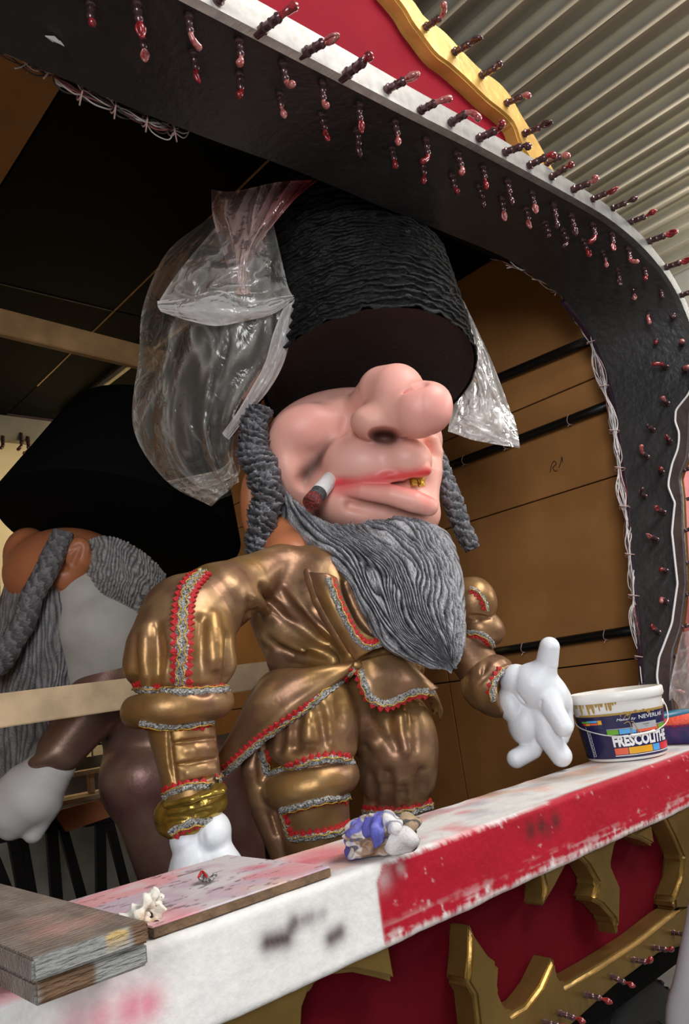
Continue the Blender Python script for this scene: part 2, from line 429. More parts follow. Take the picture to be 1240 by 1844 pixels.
# corrugated hall roof in separate sheets
PITCH = .222
ceil = struct(empty('ceiling', (3, 2, CAMZ+3.0)))
def roof_sheet(x0, n, y0, y1, z):
    pr = []
    for i in range(n):
        a = x0+i*PITCH
        pr += [(a, 0), (a+.085, 0), (a+.09, .012), (a+.098, .065), (a+.145, .065), (a+.153, .012), (a+.160, 0)]
    pr.append((x0+n*PITCH+.02, 0)); t = .0015
    V = []
    for y in (y0, y1):
        V += [(x, y, z-h) for x, h in pr]
    F = gridF(len(pr), 2)[:, ::-1]
    V2 = V+[(x, y, zz+t) for x, y, zz in V]; k = len(V)
    return mesh_np('roof_sheet', V2, np.vstack([F, F[:, ::-1]+k]), K['tin'], ceil, smooth=False)
x = 1.15; j = 0
while x < 6.3:
    roof_sheet(x, 5, .3+.0*j, 4.6, CAMZ+3.0+(.002 if j % 2 else 0)); roof_sheet(x, 5, 4.55, 9, CAMZ+3.004+(.002 if j % 2 else 0))
    x += 5*PITCH; j += 1
wf = struct(empty('wall_outer', (6.2, 2, 0)))
bx('upper_wall_panel', 'white', 6.2, 6.3, -1, 8.9, 3.9, CAMZ+2.99, wf)
bx('lower_wall_panel', 'brownboard', 6.19, 6.3, -1, 8.9, 0, 3.88, wf)

# ---- stage box of the float
struct(bx('floor_stage', 'black', -.6, 3.25, 1.36, 5.0, .64, .70))
ZC = CAMZ+2.0
wr = struct(empty('wall_right', (3.12, 3.2, .7)))
zA = atX(1150, 1185, 3.1)[2]; zB = atX(1080, 676, 3.1)[2]; zC2 = atX(1060, 612, 3.1)[2]; yV = atX(808, 1230, 3.1)[1]
rows = [.7, zA, (zA+zB)/2+.16, zB, zC2, ZC]
for a, b in zip(rows[:-1], rows[1:]):
    for y0, y1 in ((1.44, yV), (yV, 4.95)):
        bx('wall_panel', 'hard', 3.1+random.uniform(0, .004), 3.125, y0+.003, y1-.003, a+.003, b-.003, wr, .002)
bx('backing_board', 'black', 3.126, 3.15, 1.44, 4.95, .7, ZC, wr, 0)
# pencilled mark on the wall
pm = MB()
for st in ([(990, 851), (993, 836), (998, 830), (1001, 836), (995, 842), (1000, 849), (1003, 846)], [(1006, 842), (1010, 830), (1011, 822), (1013, 832)]):
    pm.tube(resample([atX(a, b, 3.098) for a, b in st], 20), .0018, 5)
pm.build('pencil_mark', K['pencil'], wr)
struct(bx('wall_left', 'hard', -.65, -.6, 1.44, 4.95, .7, ZC))
# back of the stage: cream hall wall seen through the rear opening
wb = struct(empty('wall_back', (1.8, 5.3, 0)))
xs = [-.6, .75, 1.77, 2.35, 2.95, 3.6]; zs = [0, CAMZ-.15, CAMZ+.55, 4.0]
for a, b in zip(xs[:-1], xs[1:]):
    for c, d in zip(zs[:-1], zs[1:]):
        bx('cream_panel', 'cream', a+.006, b-.006, 5.3, 5.32, c+.006, d-.006, wb, .003)
bx('backing_board', 'black', -.6, 3.6, 5.322, 5.34, 0, 4.0, wb, 0)
# rear arch lintel with three lamp holders
lint = empty('rear_lintel', (1.6, 4.8, CAMZ+1.86), 'grey painted beam across the rear opening with three dark lamp holders', 'beam')
bx('beam', mat('grey_lintel_paint', (.24, .22, .18), .5, var=.3, vs=4), -.6, 3.05, 4.82, 4.9, CAMZ+1.84, CAMZ+2.0, lint)
bx('cap_batten', 'purple', -.6, 3.05, 4.79, 4.9, CAMZ+2.001, CAMZ+2.045, lint)
# stage ceiling panels
cs = struct(empty('ceiling_stage', (1.8, 3, ZC)))
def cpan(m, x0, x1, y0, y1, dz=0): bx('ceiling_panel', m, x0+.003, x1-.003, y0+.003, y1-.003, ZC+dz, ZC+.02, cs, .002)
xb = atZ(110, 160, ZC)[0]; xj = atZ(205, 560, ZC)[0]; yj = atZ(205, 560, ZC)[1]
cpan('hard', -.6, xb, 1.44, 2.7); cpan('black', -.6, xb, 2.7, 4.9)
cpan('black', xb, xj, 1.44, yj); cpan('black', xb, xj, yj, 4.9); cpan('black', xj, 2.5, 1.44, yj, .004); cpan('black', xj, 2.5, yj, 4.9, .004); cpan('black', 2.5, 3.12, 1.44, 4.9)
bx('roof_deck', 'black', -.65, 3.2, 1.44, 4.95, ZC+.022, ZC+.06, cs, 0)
bx('joint_strip', 'pine', xj-.004, xj+.004, 1.9, 4.3, ZC-.003, ZC+.001, cs, 0); bx('joint_strip', 'strip', .3, xj, yj-.005, yj+.005, ZC-.003, ZC+.001, cs, 0)
rb = MB(); p0 = atZ(240, 652, ZC-.03); p1 = atZ(112, 750, ZC-.03); rb.bar(p0+(p0-p1)*.6, p1, .03, .03); rb.build('roof_rail', K['tin'], cs, .003)
struct(bx('trim_1', 'black', -.6, 3.15, 1.431, 1.45, CAMZ+1.50, ZC+.06))

# ---- proscenium arch
PB = np.array([(-.9, 1.36), (.2, 1.425), (.517, 1.441), (.97, 1.448), (1.436, 1.478), (1.734, 1.484), (2.268, 1.502), (2.512, 1.485), (2.732, 1.435), (2.887, 1.334), (2.969, 1.198), (2.993, .975), (2.95, .678), (2.862, .353), (2.81, .136), (2.725, -.146), (2.67, -.3045)])
PF = np.array([(-.9, 1.34), (.2, 1.40), (.50, 1.425), (.97, 1.452), (1.436, 1.478), (1.763, 1.50), (2.30, 1.521), (2.56, 1.517), (2.79, 1.47), (2.96, 1.37), (3.04, 1.21), (3.06, .99), (3.02, .69), (2.93, .36), (2.88, .14), (2.79, -.15), (2.74, -.3045)])
NS = 240
PBr = resample(PB, NS); 
tt = np.linspace(0, 1, len(PB)); 
_l = np.r_[0, np.cumsum(np.linalg.norm(np.diff(PB, axis=0), axis=1))]; _q = np.interp(np.linspace(0, _l[-1], NS), _l, np.arange(len(PB)))
def cat(Pn, q):
    Q = np.vstack([2*Pn[0]-Pn[1], Pn, 2*Pn[-1]-Pn[-2]]); i = np.minimum(q.astype(int), len(Pn)-2); t = (q-i)[:, None]
    p0, p1, p2, p3 = Q[i], Q[i+1], Q[i+2], Q[i+3]
    return .5*((2*p1)+(-p0+p2)*t+(2*p0-5*p1+4*p2-p3)*t*t+(-p0+3*p1-3*p2+p3)*t**3)
PBr = cat(PB, _q); PFr = cat(PF, _q); YA = 1.429
def rev(i, t):       # t 0 back .. 1 front
    p = PBr[i]*(1-t)+PFr[i]*t; return np.array([p[0], YA+(YF-YA)*t, CAMZ+p[1]])
bound = np.array([(690, 1275), (740, 1246), (826, 1240), (860, 1226), (895, 1230), (950, 1232), (1048, 1238), (1134, 1228), (1171, 1215), (1232, 1211), (1294, 1218), (1340, 1222)])
pip = np.array([(700, 1246), (717, 1238), (737, 1220), (758, 1217), (783, 1225), (808, 1223), (838, 1212), (866, 1206), (880, 1206), (908, 1217), (960, 1212), (1052, 1222), (1125, 1212), (1186, 1189), (1217, 1185), (1269, 1192), (1320, 1200), (1345, 1203)])
def solve(i, tab, lo=0.0):
    f = lambda t: (lambda p: p[0]-np.interp(p[1], tab[:, 0], tab[:, 1]))(to_px(rev(i, t)))
    p = to_px(rev(i, .5))
    if not (tab[0, 0]-30 < p[1] < tab[-1, 0]+60) or f(1) < 0: return 1.0
    a, b = 0., 1.
    if f(0) > 0: return 0.
    for _ in range(30):
        m_ = (a+b)/2
        if f(m_) > 0: b = m_
        else: a = m_
    return a
TFr = np.array([solve(i, bound) if i > NS*.5 else 1.0 for i in range(NS)]); TPi = np.array([solve(i, pip) if i > NS*.5 else 1.0 for i in range(NS)])
k0 = np.where(TFr < 1)[0]
if len(k0):     # below the last solved row keep the front edge
    TFr[k0[-1]:] = TFr[k0[-1]]; TPi[k0[-1]:] = TPi[k0[-1]]
arch = empty('proscenium_arch', (1.2, YF, 0), 'dark charcoal arch framing the stage, studded with lamp holders, pale front edge', 'arch')
NT = 24
V = [rev(i, TFr[i]*j/(NT-1)) for i in range(NS) for j in range(NT)]
V = np.array(V); V[:, 2] += 0
wob = (fbm(V*np.array([4, 4, 4]), 3, 3)-.5)*.012
cen = np.array([1.5, 0, CAMZ+.4]); dirn = V-cen; dirn[:, 1] = 0; dirn /= np.linalg.norm(dirn, axis=1)[:, None]
V += dirn*wob[:, None]
reveal = mesh_np('reveal_panel', V, gridF(NT, NS), K['soffit'], arch)
# front strip and outer skin
tan = np.gradient(PFr, axis=0); tan /= np.linalg.norm(tan, axis=1)[:, None]; nor = np.stack([-tan[:, 1], tan[:, 0]], 1)
wid = np.interp(PFr[:, 0], [.5, 1.2, 2.4, 3.0], [.086, .084, .06, .05]); wid[PFr[:, 1] < 1.2] = .05
OUT = PFr+nor*wid[:, None]
ns2 = int(np.where(TFr < 1)[0][0]) if (TFr < 1).any() else NS
V = []
for i in range(ns2):
    a = PFr[i]; b = OUT[i]
    for q, y in ((a-nor[i]*.004, YF+.02), (a-nor[i]*.004, YF-.004), (a*.6+b*.4, YF-.006), (b, YF-.004), (b, YF+.06)): V.append((q[0], y, CAMZ+q[1]))
strip = mesh_np('face_strip', V, gridF(5, ns2), K['strip'], arch, sharp=40)
def stripcol(P):
    w = sstep(1.75, 1.15, P[:, 0])[:, None]; w2 = sstep(2.75, 1.7, P[:, 0])[:, None]
    n = (fbm(P*np.array([6, 30, 40]), 3, 5)-.5)[:, None]*.5
    c = np.array([.10, .098, .09])*(1-w2)+np.array([.36, .33, .30])*w2; c = c*(1-w)+np.array([.80, .75, .69])*w
    return np.clip(c*(1+n), 0, 1)
setcol(strip, stripcol)
V = []
for i in range(ns2):
    for y in (YF+.06, YA): V.append((OUT[i][0], y, CAMZ+OUT[i][1]))
mesh_np('outer_skin', V, gridF(2, ns2), K['soffit'], arch)
# second layer with the wavy edge and its white piping
idx = [i for i in range(NS) if TPi[i] < TFr[i]-.002]
if idx:
    off = lambda p, i: p-np.array([nor[i][0], 0, nor[i][1]])*.012
    V = []
    for i in idx:
        for j in range(6): V.append(off(rev(i, TPi[i]+(TFr[i]-TPi[i])*j/5), i))
        V.append(rev(i, TFr[i]))
    mesh_np('wavy_facing', V, gridF(7, len(idx)), mat('brown_black_paint', (.075, .05, .045), .35, var=.4, vs=12, bump=.3, bs=30), arch)
    pp = MB(); pp.tube(resample([off(rev(i, TPi[i]), i) for i in idx], 160), .0042, 8); pp.build('white_piping', K['piping'], arch)
    E_ = [rev(i, TFr[i]) for i in idx]
    V = []
    for i, p in zip(idx, E_): V += [p, p+np.array([.02, 0, 0]), p+np.array([.05, .05, 0])]
    mesh_np('edge_facing', V, gridF(3, len(idx)), K['bronze'], arch)
    # purple batten behind the rear edge
pb = MB(); pb.tube([rev(i, 0)+np.array([.012, .012, 0]) for i in range(int(NS*.66), NS, 4)], .014, 6); pb.build('rear_batten', K['purple'], arch)

# red board and gold moulding above the arch
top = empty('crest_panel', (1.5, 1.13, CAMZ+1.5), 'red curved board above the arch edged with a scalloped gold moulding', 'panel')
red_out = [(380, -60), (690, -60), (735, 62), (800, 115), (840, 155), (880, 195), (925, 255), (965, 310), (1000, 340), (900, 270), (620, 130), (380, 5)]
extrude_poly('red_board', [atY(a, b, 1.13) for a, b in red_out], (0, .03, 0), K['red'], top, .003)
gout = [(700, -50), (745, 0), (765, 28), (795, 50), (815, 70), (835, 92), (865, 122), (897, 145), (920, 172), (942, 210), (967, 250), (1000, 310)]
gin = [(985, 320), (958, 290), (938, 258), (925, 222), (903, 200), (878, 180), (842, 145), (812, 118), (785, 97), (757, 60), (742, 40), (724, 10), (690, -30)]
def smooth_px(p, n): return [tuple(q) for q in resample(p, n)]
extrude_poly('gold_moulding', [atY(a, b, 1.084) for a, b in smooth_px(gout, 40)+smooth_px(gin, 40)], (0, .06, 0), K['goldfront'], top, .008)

# torn white chip on the soffit
_hb = wbvh(reveal); _cp = []
for q_ in [(80, 55), (98, 62), (115, 74), (108, 70), (94, 66)]:
    h_ = hit(_hb, *q_)
    if h_: _cp.append(h_[0]+h_[1]*(.004 if len(_cp) % 2 else .012))
if len(_cp) == 5: extrude_poly('torn_chip', _cp, (0, 0, -.002), K['piping'], arch, 0)

# ---- parapet of painted foam
parapet = empty('parapet', (1.7, 1.2, ZB), 'long white foam parapet beam, right part of its front face painted red', 'parapet')
def section(r=.012, n=5):
    pts = []; c = [(YF, ZB), (YB, ZB), (YB, ZR), (YF, ZR)]
    sg = [(1, 1), (-1, 1), (-1, -1), (1, -1)]; a0 = [180, 270, 0, 90]
    for (y, z), (sy, sz), a in zip(c, sg, a0):
        for q in range(n):
            t = math.radians(a+90*q/(n-1)); pts.append((y+sy*r+r*math.cos(t), z+sz*r+r*math.sin(t)))
    out = []
    for i in range(len(pts)):
        p, q = np.array(pts[i]), np.array(pts[(i+1) % len(pts)]); L_ = np.linalg.norm(q-p); m_ = max(1, int(L_/.0035))
        for t in range(m_): out.append(p+(q-p)*t/m_)
    return np.array(out)
sec = section(); nx_ = 760; X = np.linspace(-.1, 3.0, nx_)
V = np.zeros((nx_, len(sec), 3)); V[:, :, 0] = X[:, None]; V[:, :, 1] = sec[None, :, 0]; V[:, :, 2] = sec[None, :, 1]
V = V.reshape(-1, 3); 
nrm = np.stack([np.zeros(len(V)), V[:, 1]-(YF+YB)/2, V[:, 2]-(ZR+ZB)/2], 1); nrm[:, 1] = np.where(np.abs(V[:, 1]-(YF+YB)/2) > .12, np.sign(nrm[:, 1]), 0); nrm[:, 2] = np.where(np.abs(V[:, 2]-(ZR+ZB)/2) > .06, np.sign(nrm[:, 2]), 0)
V += nrm*((fbm(V*14, 3, 11)-.5)*.004)[:, None]
F = gridF(len(sec), nx_, True)
def spots(P, lst, Y=None):
    r = np.zeros(len(P))
    for px, py, rad, amt in lst:
        c = atY(px, py, YF) if Y is None else atZ(px, py, Y)
        d = np.linalg.norm(P-c, axis=1); r = np.maximum(r, amt*np.exp(-(d/rad)**2))
    return r[:, None]
def mixc(c, col, w): return c*(1-w)+np.array(col)*w
def parapet_col(P):
    n1 = fbm(P*9, 4, 21); n2 = fbm(P*60, 3, 22); n3 = fbm(P*np.array([8, 40, 160]), 3, 23); n4 = fbm(P*np.array([160, 60, 14]), 3, 24)
    c = np.ones((len(P), 3))*np.array([.78, .76, .73])*(.92+.16*n2)[:, None]
    topw = sstep(ZR-.012, ZR-.004, P[:, 2])
    # sprayed colour on the top
    t = topw[:, None]
    c = mixc(c, (.74, .22, .24), t*sstep(.52, .68, fbm(P*np.array([5, 9, 5]), 3, 31))[:, None]*.75*sstep(1.75, 1.35, P[:, 0])[:, None])
    c = mixc(c, (.40, .36, .42), t*sstep(.50, .66, fbm(P*np.array([5, 8, 5]), 3, 32))[:, None]*.7*sstep(1.095, 1.14, P[:, 1])[:, None])
    c = mixc(c, (.80, .42, .28), t*sstep(.52, .66, fbm(P*np.array([5, 8, 5]), 3, 37))[:, None]*.6*sstep(1.095, 1.14, P[:, 1])[:, None])
    c = mixc(c, (.20, .10, .05), t*np.clip(spots(P, [(860, 1430, .06, .9), (900, 1415, .05, .85), (1000, 1400, .09, .5), (1080, 1385, .09, .5), (760, 1470, .04, .4), (640, 1515, .03, .3)], ZR)*1.2*(.5+n1[:, None]), 0, 1))
    c = mixc(c, (.72, .18, .24), t*np.clip(spots(P, [(590, 1535, .07, .8), (560, 1548, .08, .8), (520, 1556, .06, .6)], ZR), 0, 1))
    # red paint
    xr = P[:, 0]-.972+(n1-.5)*.004; fz = (ZR-P[:, 2])
    fr = sstep(YF+.03, YF+.005, P[:, 1])
    ragged = .004+.02*sstep(1.15, 1.0, P[:, 0])*sstep(1.0, .975, P[:, 0])+(n4-.5)*.012
    upper = sstep(-.003, .006, fz-ragged*sstep(1.5, 1.3, P[:, 0])+(.012+.018*(n4-.5))*sstep(1.52, 1.58, P[:, 0]))
    w = sstep(0, .008, xr)*fr*np.maximum(upper, sstep(1.55, 1.62, P[:, 0])*sstep(YF+.02, YF+.01, P[:, 1]+.016*(n4-.5)))
    low = sstep(ZB+.006, ZB+.02, P[:, 2]+(n4-.45)*.03)
    chalk = sstep(.50, .64, n3*.6+n2*.4)*sstep(ZB+.055, ZB+.01, P[:, 2])*.5+sstep(.73, .78, n2)*.3+np.clip(spots(P, [(690, 1580, .018, .75), (672, 1600, .012, .7), (720, 1565, .01, .5)])[:, 0]*(n2*1.6), 0, 1)
    w = w*(.25+.75*low)*np.clip(1-chalk, .15, 1)
    redc = np.array([.41, .008, .024])*(.75+.5*n1)[:, None]
    c = c*(1-w[:, None])+redc*w[:, None]
    c = mixc(c, (.07, .02, .02), spots(P, [(955, 1495, .02, .8), (975, 1488, .02, .85), (1000, 1478, .02, .8), (985, 1492, .02, .6)])*(P[:, 1:2] < YF+.01))
    # black spray on the white part and pink haze at the lower left
    sp = [(x_, y_, r_, a_) for (x0_, y0_, x1_, y1_, r_, a_) in [(482, 1697, 515, 1690, .017, .95), (515, 1690, 530, 1662, .015, .85), (530, 1662, 560, 1652, .013, .6), (560, 1652, 582, 1646, .012, .4), (596, 1690, 612, 1680, .015, .9)] for x_, y_ in zip(np.linspace(x0_, x1_, 6), np.linspace(y0_, y1_, 6))]
    c = mixc(c, (.09, .06, .065), np.clip(spots(P, sp)*1.05, 0, 1))
    c = mixc(c, (.66, .12, .2), np.clip(spots(P, [(235, 1818, .03, .75), (265, 1808, .025, .7), (180, 1835, .03, .6), (140, 1845, .03, .5), (200, 1830, .05, .35)])*(.5+n1[:, None]), 0, 1))
    return np.clip(c, 0, 1)
beam = mesh_np('foam_beam', V, F, K['foam'], parapet, col=parapet_col(V))
bm_ = MB(); bm_.box(-.1, 3.0, 1.14, 1.32, .6, ZB-.002); 
# ---- red skirt panel with gold thorn ornaments below the parapet
skirt = empty('skirt_panel', (1.5, 1.14, .3), 'deep red skirt panel below the parapet with raised dark gold thorn scrolls', 'panel')
bx('red_cloth_panel', 'deepred', -.3, 3.0, 1.15, 1.18, .885, ZB-.003, skirt)
YG = 1.088
orn = {
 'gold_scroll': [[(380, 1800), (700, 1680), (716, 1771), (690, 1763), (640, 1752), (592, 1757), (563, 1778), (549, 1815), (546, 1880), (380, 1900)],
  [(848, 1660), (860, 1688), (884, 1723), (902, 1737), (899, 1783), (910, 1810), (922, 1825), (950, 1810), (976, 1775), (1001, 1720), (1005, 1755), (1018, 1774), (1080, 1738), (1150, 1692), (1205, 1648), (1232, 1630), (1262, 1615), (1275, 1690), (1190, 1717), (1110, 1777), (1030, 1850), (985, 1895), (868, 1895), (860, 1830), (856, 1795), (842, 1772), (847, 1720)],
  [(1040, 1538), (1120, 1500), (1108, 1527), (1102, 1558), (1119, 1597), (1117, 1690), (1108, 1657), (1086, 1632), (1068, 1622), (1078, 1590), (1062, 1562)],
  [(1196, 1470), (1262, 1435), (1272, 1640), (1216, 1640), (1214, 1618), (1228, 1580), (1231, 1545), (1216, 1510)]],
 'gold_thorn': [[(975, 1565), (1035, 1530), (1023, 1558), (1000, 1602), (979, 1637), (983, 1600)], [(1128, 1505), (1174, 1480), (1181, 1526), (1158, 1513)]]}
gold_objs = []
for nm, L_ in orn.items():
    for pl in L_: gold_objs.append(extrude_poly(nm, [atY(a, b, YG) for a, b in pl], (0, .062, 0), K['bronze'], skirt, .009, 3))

# ---- lamp holders: a threaded metal tube with a drooping tip, three kinds of tip
def holder_mesh():
    V, F = lathe([(0, -.012), (.0085, -.012), (.0085, .004), (.010, .005), (.010, .008), (.0075, .010), (.0075, .020), (.0088, .022), (.0075, .025), (.0078, .034), (.0092, .037), (.0078, .041), (.006, .044), (0, .045)], 14)
    return V, F
def tip_mesh(kind):
    b = MB()
    if kind == 0:      # knob bent to the side
        b.tube(resample([(0, 0, .042), (0, 0, .05), (.004, 0, .056), (.012, 0, .060)], 10), [.005, .005, .005, .006, .007, .008, .0085, .0085, .007, .003], 10)
    elif kind == 1:    # split open husk
        for s_ in (-1, 1): b.tube(resample([(0, 0, .042), (s_*.007, .002, .054), (s_*.006, 0, .064), (0, 0, .074)], 10), [.004, .0035, .0032, .003, .003, .003, .003, .003, .0035, .002], 7)
        b.tube(resample([(0, .003, .043), (0, .005, .056), (0, .002, .072)], 7), [.002, .005, .006, .006, .005, .004, .001], 8)
    elif kind == 2:    # drop
        b.tube(resample([(0, 0, .042), (.002, 0, .052), (.004, 0, .064), (.006, 0, .076)], 12), [.005, .004, .0035, .0045, .006, .0075, .0085, .0088, .008, .0065, .0045, .0015], 10)
    else:              # long bent finger
        b.tube(resample([(0, 0, .042), (.003, 0, .052), (.014, 0, .062), (.026, 0, .064)], 12), [.006, .006, .0055, .006, .0068, .007, .007, .007, .0075, .008, .007, .003], 10)
    return b.V, b.F
HV, HF = holder_mesh()
TIPS = [tip_mesh(k) for k in range(4)]
_hm = {}
def holder(base, n, parent, tint='mix', scale=1.0, spin=None, name='lamp_holder', droop=None, hm=None):
    if 'h' not in _hm:
        o = mesh_np('lamp_holder', HV, HF, K['socket'], None, origin=np.zeros(3)); o.data.set_sharp_from_angle(angle=math.radians(45)); _hm['h'] = o.data; bpy.data.objects.remove(o)
        for k in range(4):
            for c in ('tipred', 'tippink', 'tipdark'):
                o = mesh_np('bulb_tip', np.array(TIPS[k][0]), TIPS[k][1], K[c], None, origin=np.zeros(3)); _hm[(k, c)] = o.data; bpy.data.objects.remove(o)
    o = bpy.data.objects.new(name, _hm['h']); COL.objects.link(o); o.parent = parent
    z = Vector(n).normalized()
    z = (z+Vector([random.uniform(-.12, .12) for _ in range(3)])).normalized()
    q = z.to_track_quat('Z', 'X').to_matrix().to_4x4() @ Matrix.Rotation(random.uniform(0, 6.28) if spin is None else spin, 4, 'Z')
    o.matrix_local = Matrix.Translation(Vector(base)-Vector(origin_of(parent))) @ q @ Matrix.Scale(scale*random.uniform(.92, 1.08), 4)
    c = random.choices(['tipred', 'tippink', 'tipdark'], {'mix': [4, 4, 2], 'dark': [0, 1, 6], 'gold': [0, 3, 3], 'red': [7, 2, 0]}[tint])[0]
    t = bpy.data.objects.new('bulb_tip', _hm[(random.randrange(4), c)]); COL.objects.link(t); t.parent = o
    return o
ab = wbvh(reveal)
soff = [(163, 5), (245, 3), (255, 55), (339, 27), (346, 93), (430, 72), (431, 132), (507, 112), (502, 168), (579, 147), (577, 205), (645, 186), (641, 232), (710, 218), (704, 265), (766, 250), (760, 290), (821, 275), (812, 314), (868, 299), (861, 334), (912, 324), (902, 356), (956, 345), (946, 374), (995, 366), (980, 399), (1027, 386), (1012, 412), (1066, 402), (1048, 431), (1101, 420), (1084, 452), (1130, 447), (1112, 485), (1160, 483), (1140, 523), (1189, 524), (1168, 565), (1212, 569), (1182, 614), (1229, 618), (1200, 662), (1236, 667), (1202, 728), (1176, 775), (1206, 797), (1166, 824), (1192, 852), (1162, 895), (1196, 924), (1183, 973), (1200, 1029), (1200, 1085), (1186, 1140)]
for p in soff:
    h = hit(ab, *p)
    if h: holder(h[0], h[1], arch, 'mix', 1.12)
sb = wbvh(strip)
for p in [(390, 3), (470, 55), (549, 95), (622, 135), (695, 162), (755, 200), (810, 222), (860, 250), (907, 275), (951, 299), (991, 320), (1030, 342), (1065, 360), (1101, 376), (1135, 400), (1167, 435), (1197, 482), (1225, 532)]:
    h = hit(sb, *p)
    q = h[0] if h else atY(p[0], p[1], YF-.005)
    holder(q, (.12, -1, -.1), arch, 'mix', 1.38)
for p in [(1240, 898), (1223, 958), (1225, 1015), (1226, 1072), (1217, 1131), (1197, 1186), (1197, 1246), (1232, 740), (1232, 792), (1222, 850), (1228, 1285)]:
    h = hit(ab, *p); q = h[0] if h else atY(p[0], p[1], 1.25)
    holder(q, (.25, -1, 0), arch, 'red', .95)
for p in [(765, 50), (816, 95), (865, 137), (910, 187), (942, 242), (982, 295)]:
    holder(atY(p[0], p[1], 1.084), (.15, -1, -.1), top, 'gold', 1.35)
for p in [(1210, 1679), (1174, 1706), (1138, 1728), (1100, 1758), (1053, 1791), (1007, 1824), (979, 1840)]:
    holder(atY(p[0], p[1], YG), (.2, -1, -.15), skirt, 'red', .72)
for p in [(5, 790), (38, 785), (50, 792)]:
    holder(atY(p[0], p[1], 4.82), (.0, -.25, -1), lint, 'dark', 1.5)

# ---- wire bundles along the inner edge of the arch
def wires(name, label, path, n, spread, ties, seed, mats, wf_=1.):
    rnd = random.Random(seed); root = empty(name, path[len(path)//2], label, 'cable', None)
    base = resample(path, 70)
    for k in range(n):
        ph = [rnd.uniform(0, 6.28) for _ in range(3)]; a = rnd.uniform(.2, 1)*spread
        s_ = np.linspace(0, 1, 70)
        off = np.stack([a*np.sin(s_*rnd.uniform(6, 16)*wf_+ph[0]), a*.6*np.sin(s_*rnd.uniform(6, 14)*wf_+ph[1]), a*np.sin(s_*rnd.uniform(6, 18)*wf_+ph[2])], 1)
        pinch = np.ones(70)
        for t in ties: pinch *= 1-.75*np.exp(-((s_-t)/.025)**2)
        i0 = rnd.randrange(0, 12); i1 = 70-rnd.randrange(0, 12)
        P = resample((base+off*pinch[:, None])[i0:i1], 140)
        V, F = tube_vf(P, rnd.choice([.0014, .0017, .0021]), 5); mesh_np('wire', V, F, K[rnd.choice(mats)], root)
    for t in ties:
        i = int(t*69); T_, U_, W_ = frames(base); c = base[i]; r = spread*.55+.004
        ring = [c+r*(math.cos(a)*U_[i]+math.sin(a)*W_[i]) for a in np.linspace(0, 6.28, 12)]+[c+(r+.02)*W_[i]]
        V, F = tube_vf(ring, .0022, 5); mesh_np('cable_tie', V, F, K['tie'], root)
inn = lambda px, py, Y=1.46: atY(px, py, Y)
wires('cable_bundle', 'pale and red wires tied in a bundle below the upper left arch edge', [inn(*p) for p in [(-60, 65), (0, 92), (50, 108), (75, 115), (135, 163), (200, 190), (265, 218), (300, 232), (345, 228)]], 17, .022, [.33, .45, .6, .75, .88], 3, ['wirew', 'wirew', 'wirew', 'wirer', 'wirer', 'wired'])
wires('cable_bundle', 'tangled pale wires tied along the right inner edge of the arch down to the parapet', [inn(*p, 1.445) for p in [(880, 455), (905, 470), (950, 487), (1000, 520), (1040, 568), (1062, 610), (1082, 680), (1100, 750), (1112, 820), (1122, 900), (1133, 990), (1142, 1090), (1152, 1180), (1158, 1300)]], 24, .03, [.2, .33, .42, .5, .57, .65, .73, .8, .9], 5, ['wirew', 'wirew', 'wirew', 'wirew', 'wirer', 'wired'], 3.0)

# ---- black steel tubes on the right wall
for lab, (a, b), r in (('thick black steel tube high on the brown wall beside the hat', ((780, 522), (885, 450)), .024),
                       ('black steel tube on the brown wall above the right plastic sheet, second from top', ((800, 722), (1085, 603)), .024),
                       ('black steel tube with thin ties crossing the brown wall behind the right sidelock', ((760, 858), (1125, 718)), .022),
                       ('lowest black steel tube on the brown wall, ending behind the white raised thumb', ((880, 1176), (1165, 1131)), .021)):
    p, q = atX(*a, 3.075), atX(*b, 3.075)
    t = empty('steel_tube', (p+q)/2, lab, 'tube')
    V, F = tube_vf(resample([p, q], 6), r, 16); mesh_np('pipe', V, F, K['tube'], t)
    n = 0 if r == .024 else 3
    for k in range(n):
        c = p+(q-p)*(.25+.22*k+(.08 if k == 2 else 0)); ring = [c+np.array([math.cos(w)*(r+.002), .004*math.sin(2*w), math.sin(w)*(r+.002)]) for w in np.linspace(0, 6.28, 14)]+[c+np.array([-.03, .0, -.035])]
        V, F = tube_vf(ring, .0018, 5); mesh_np('cable_tie', V, F, K['tie'], t)

# ---- timber battens crossing the stage
def batten(lab, a, b, Y, hpx, m, w=.03):
    p, q = atY(*a, Y), atY(*b, Y); q = np.array([q[0], Y, q[2]])
    h = hpx*to_px(p)[2]/FOC
    o = MB(); o.bar(p, q, w, h); o = o.build('timber_batten', K[m], None, .003); tag(o, lab, 'batten'); return o
batten('brown pine batten with nail holes crossing high behind the plastic bag', (-60, 566), (480, 700), 2.62, 52, 'pine')
batten('pale pine batten crossing low behind the gold sleeve', (-60, 1288), (806, 1171), 2.62, 62, 'pale')
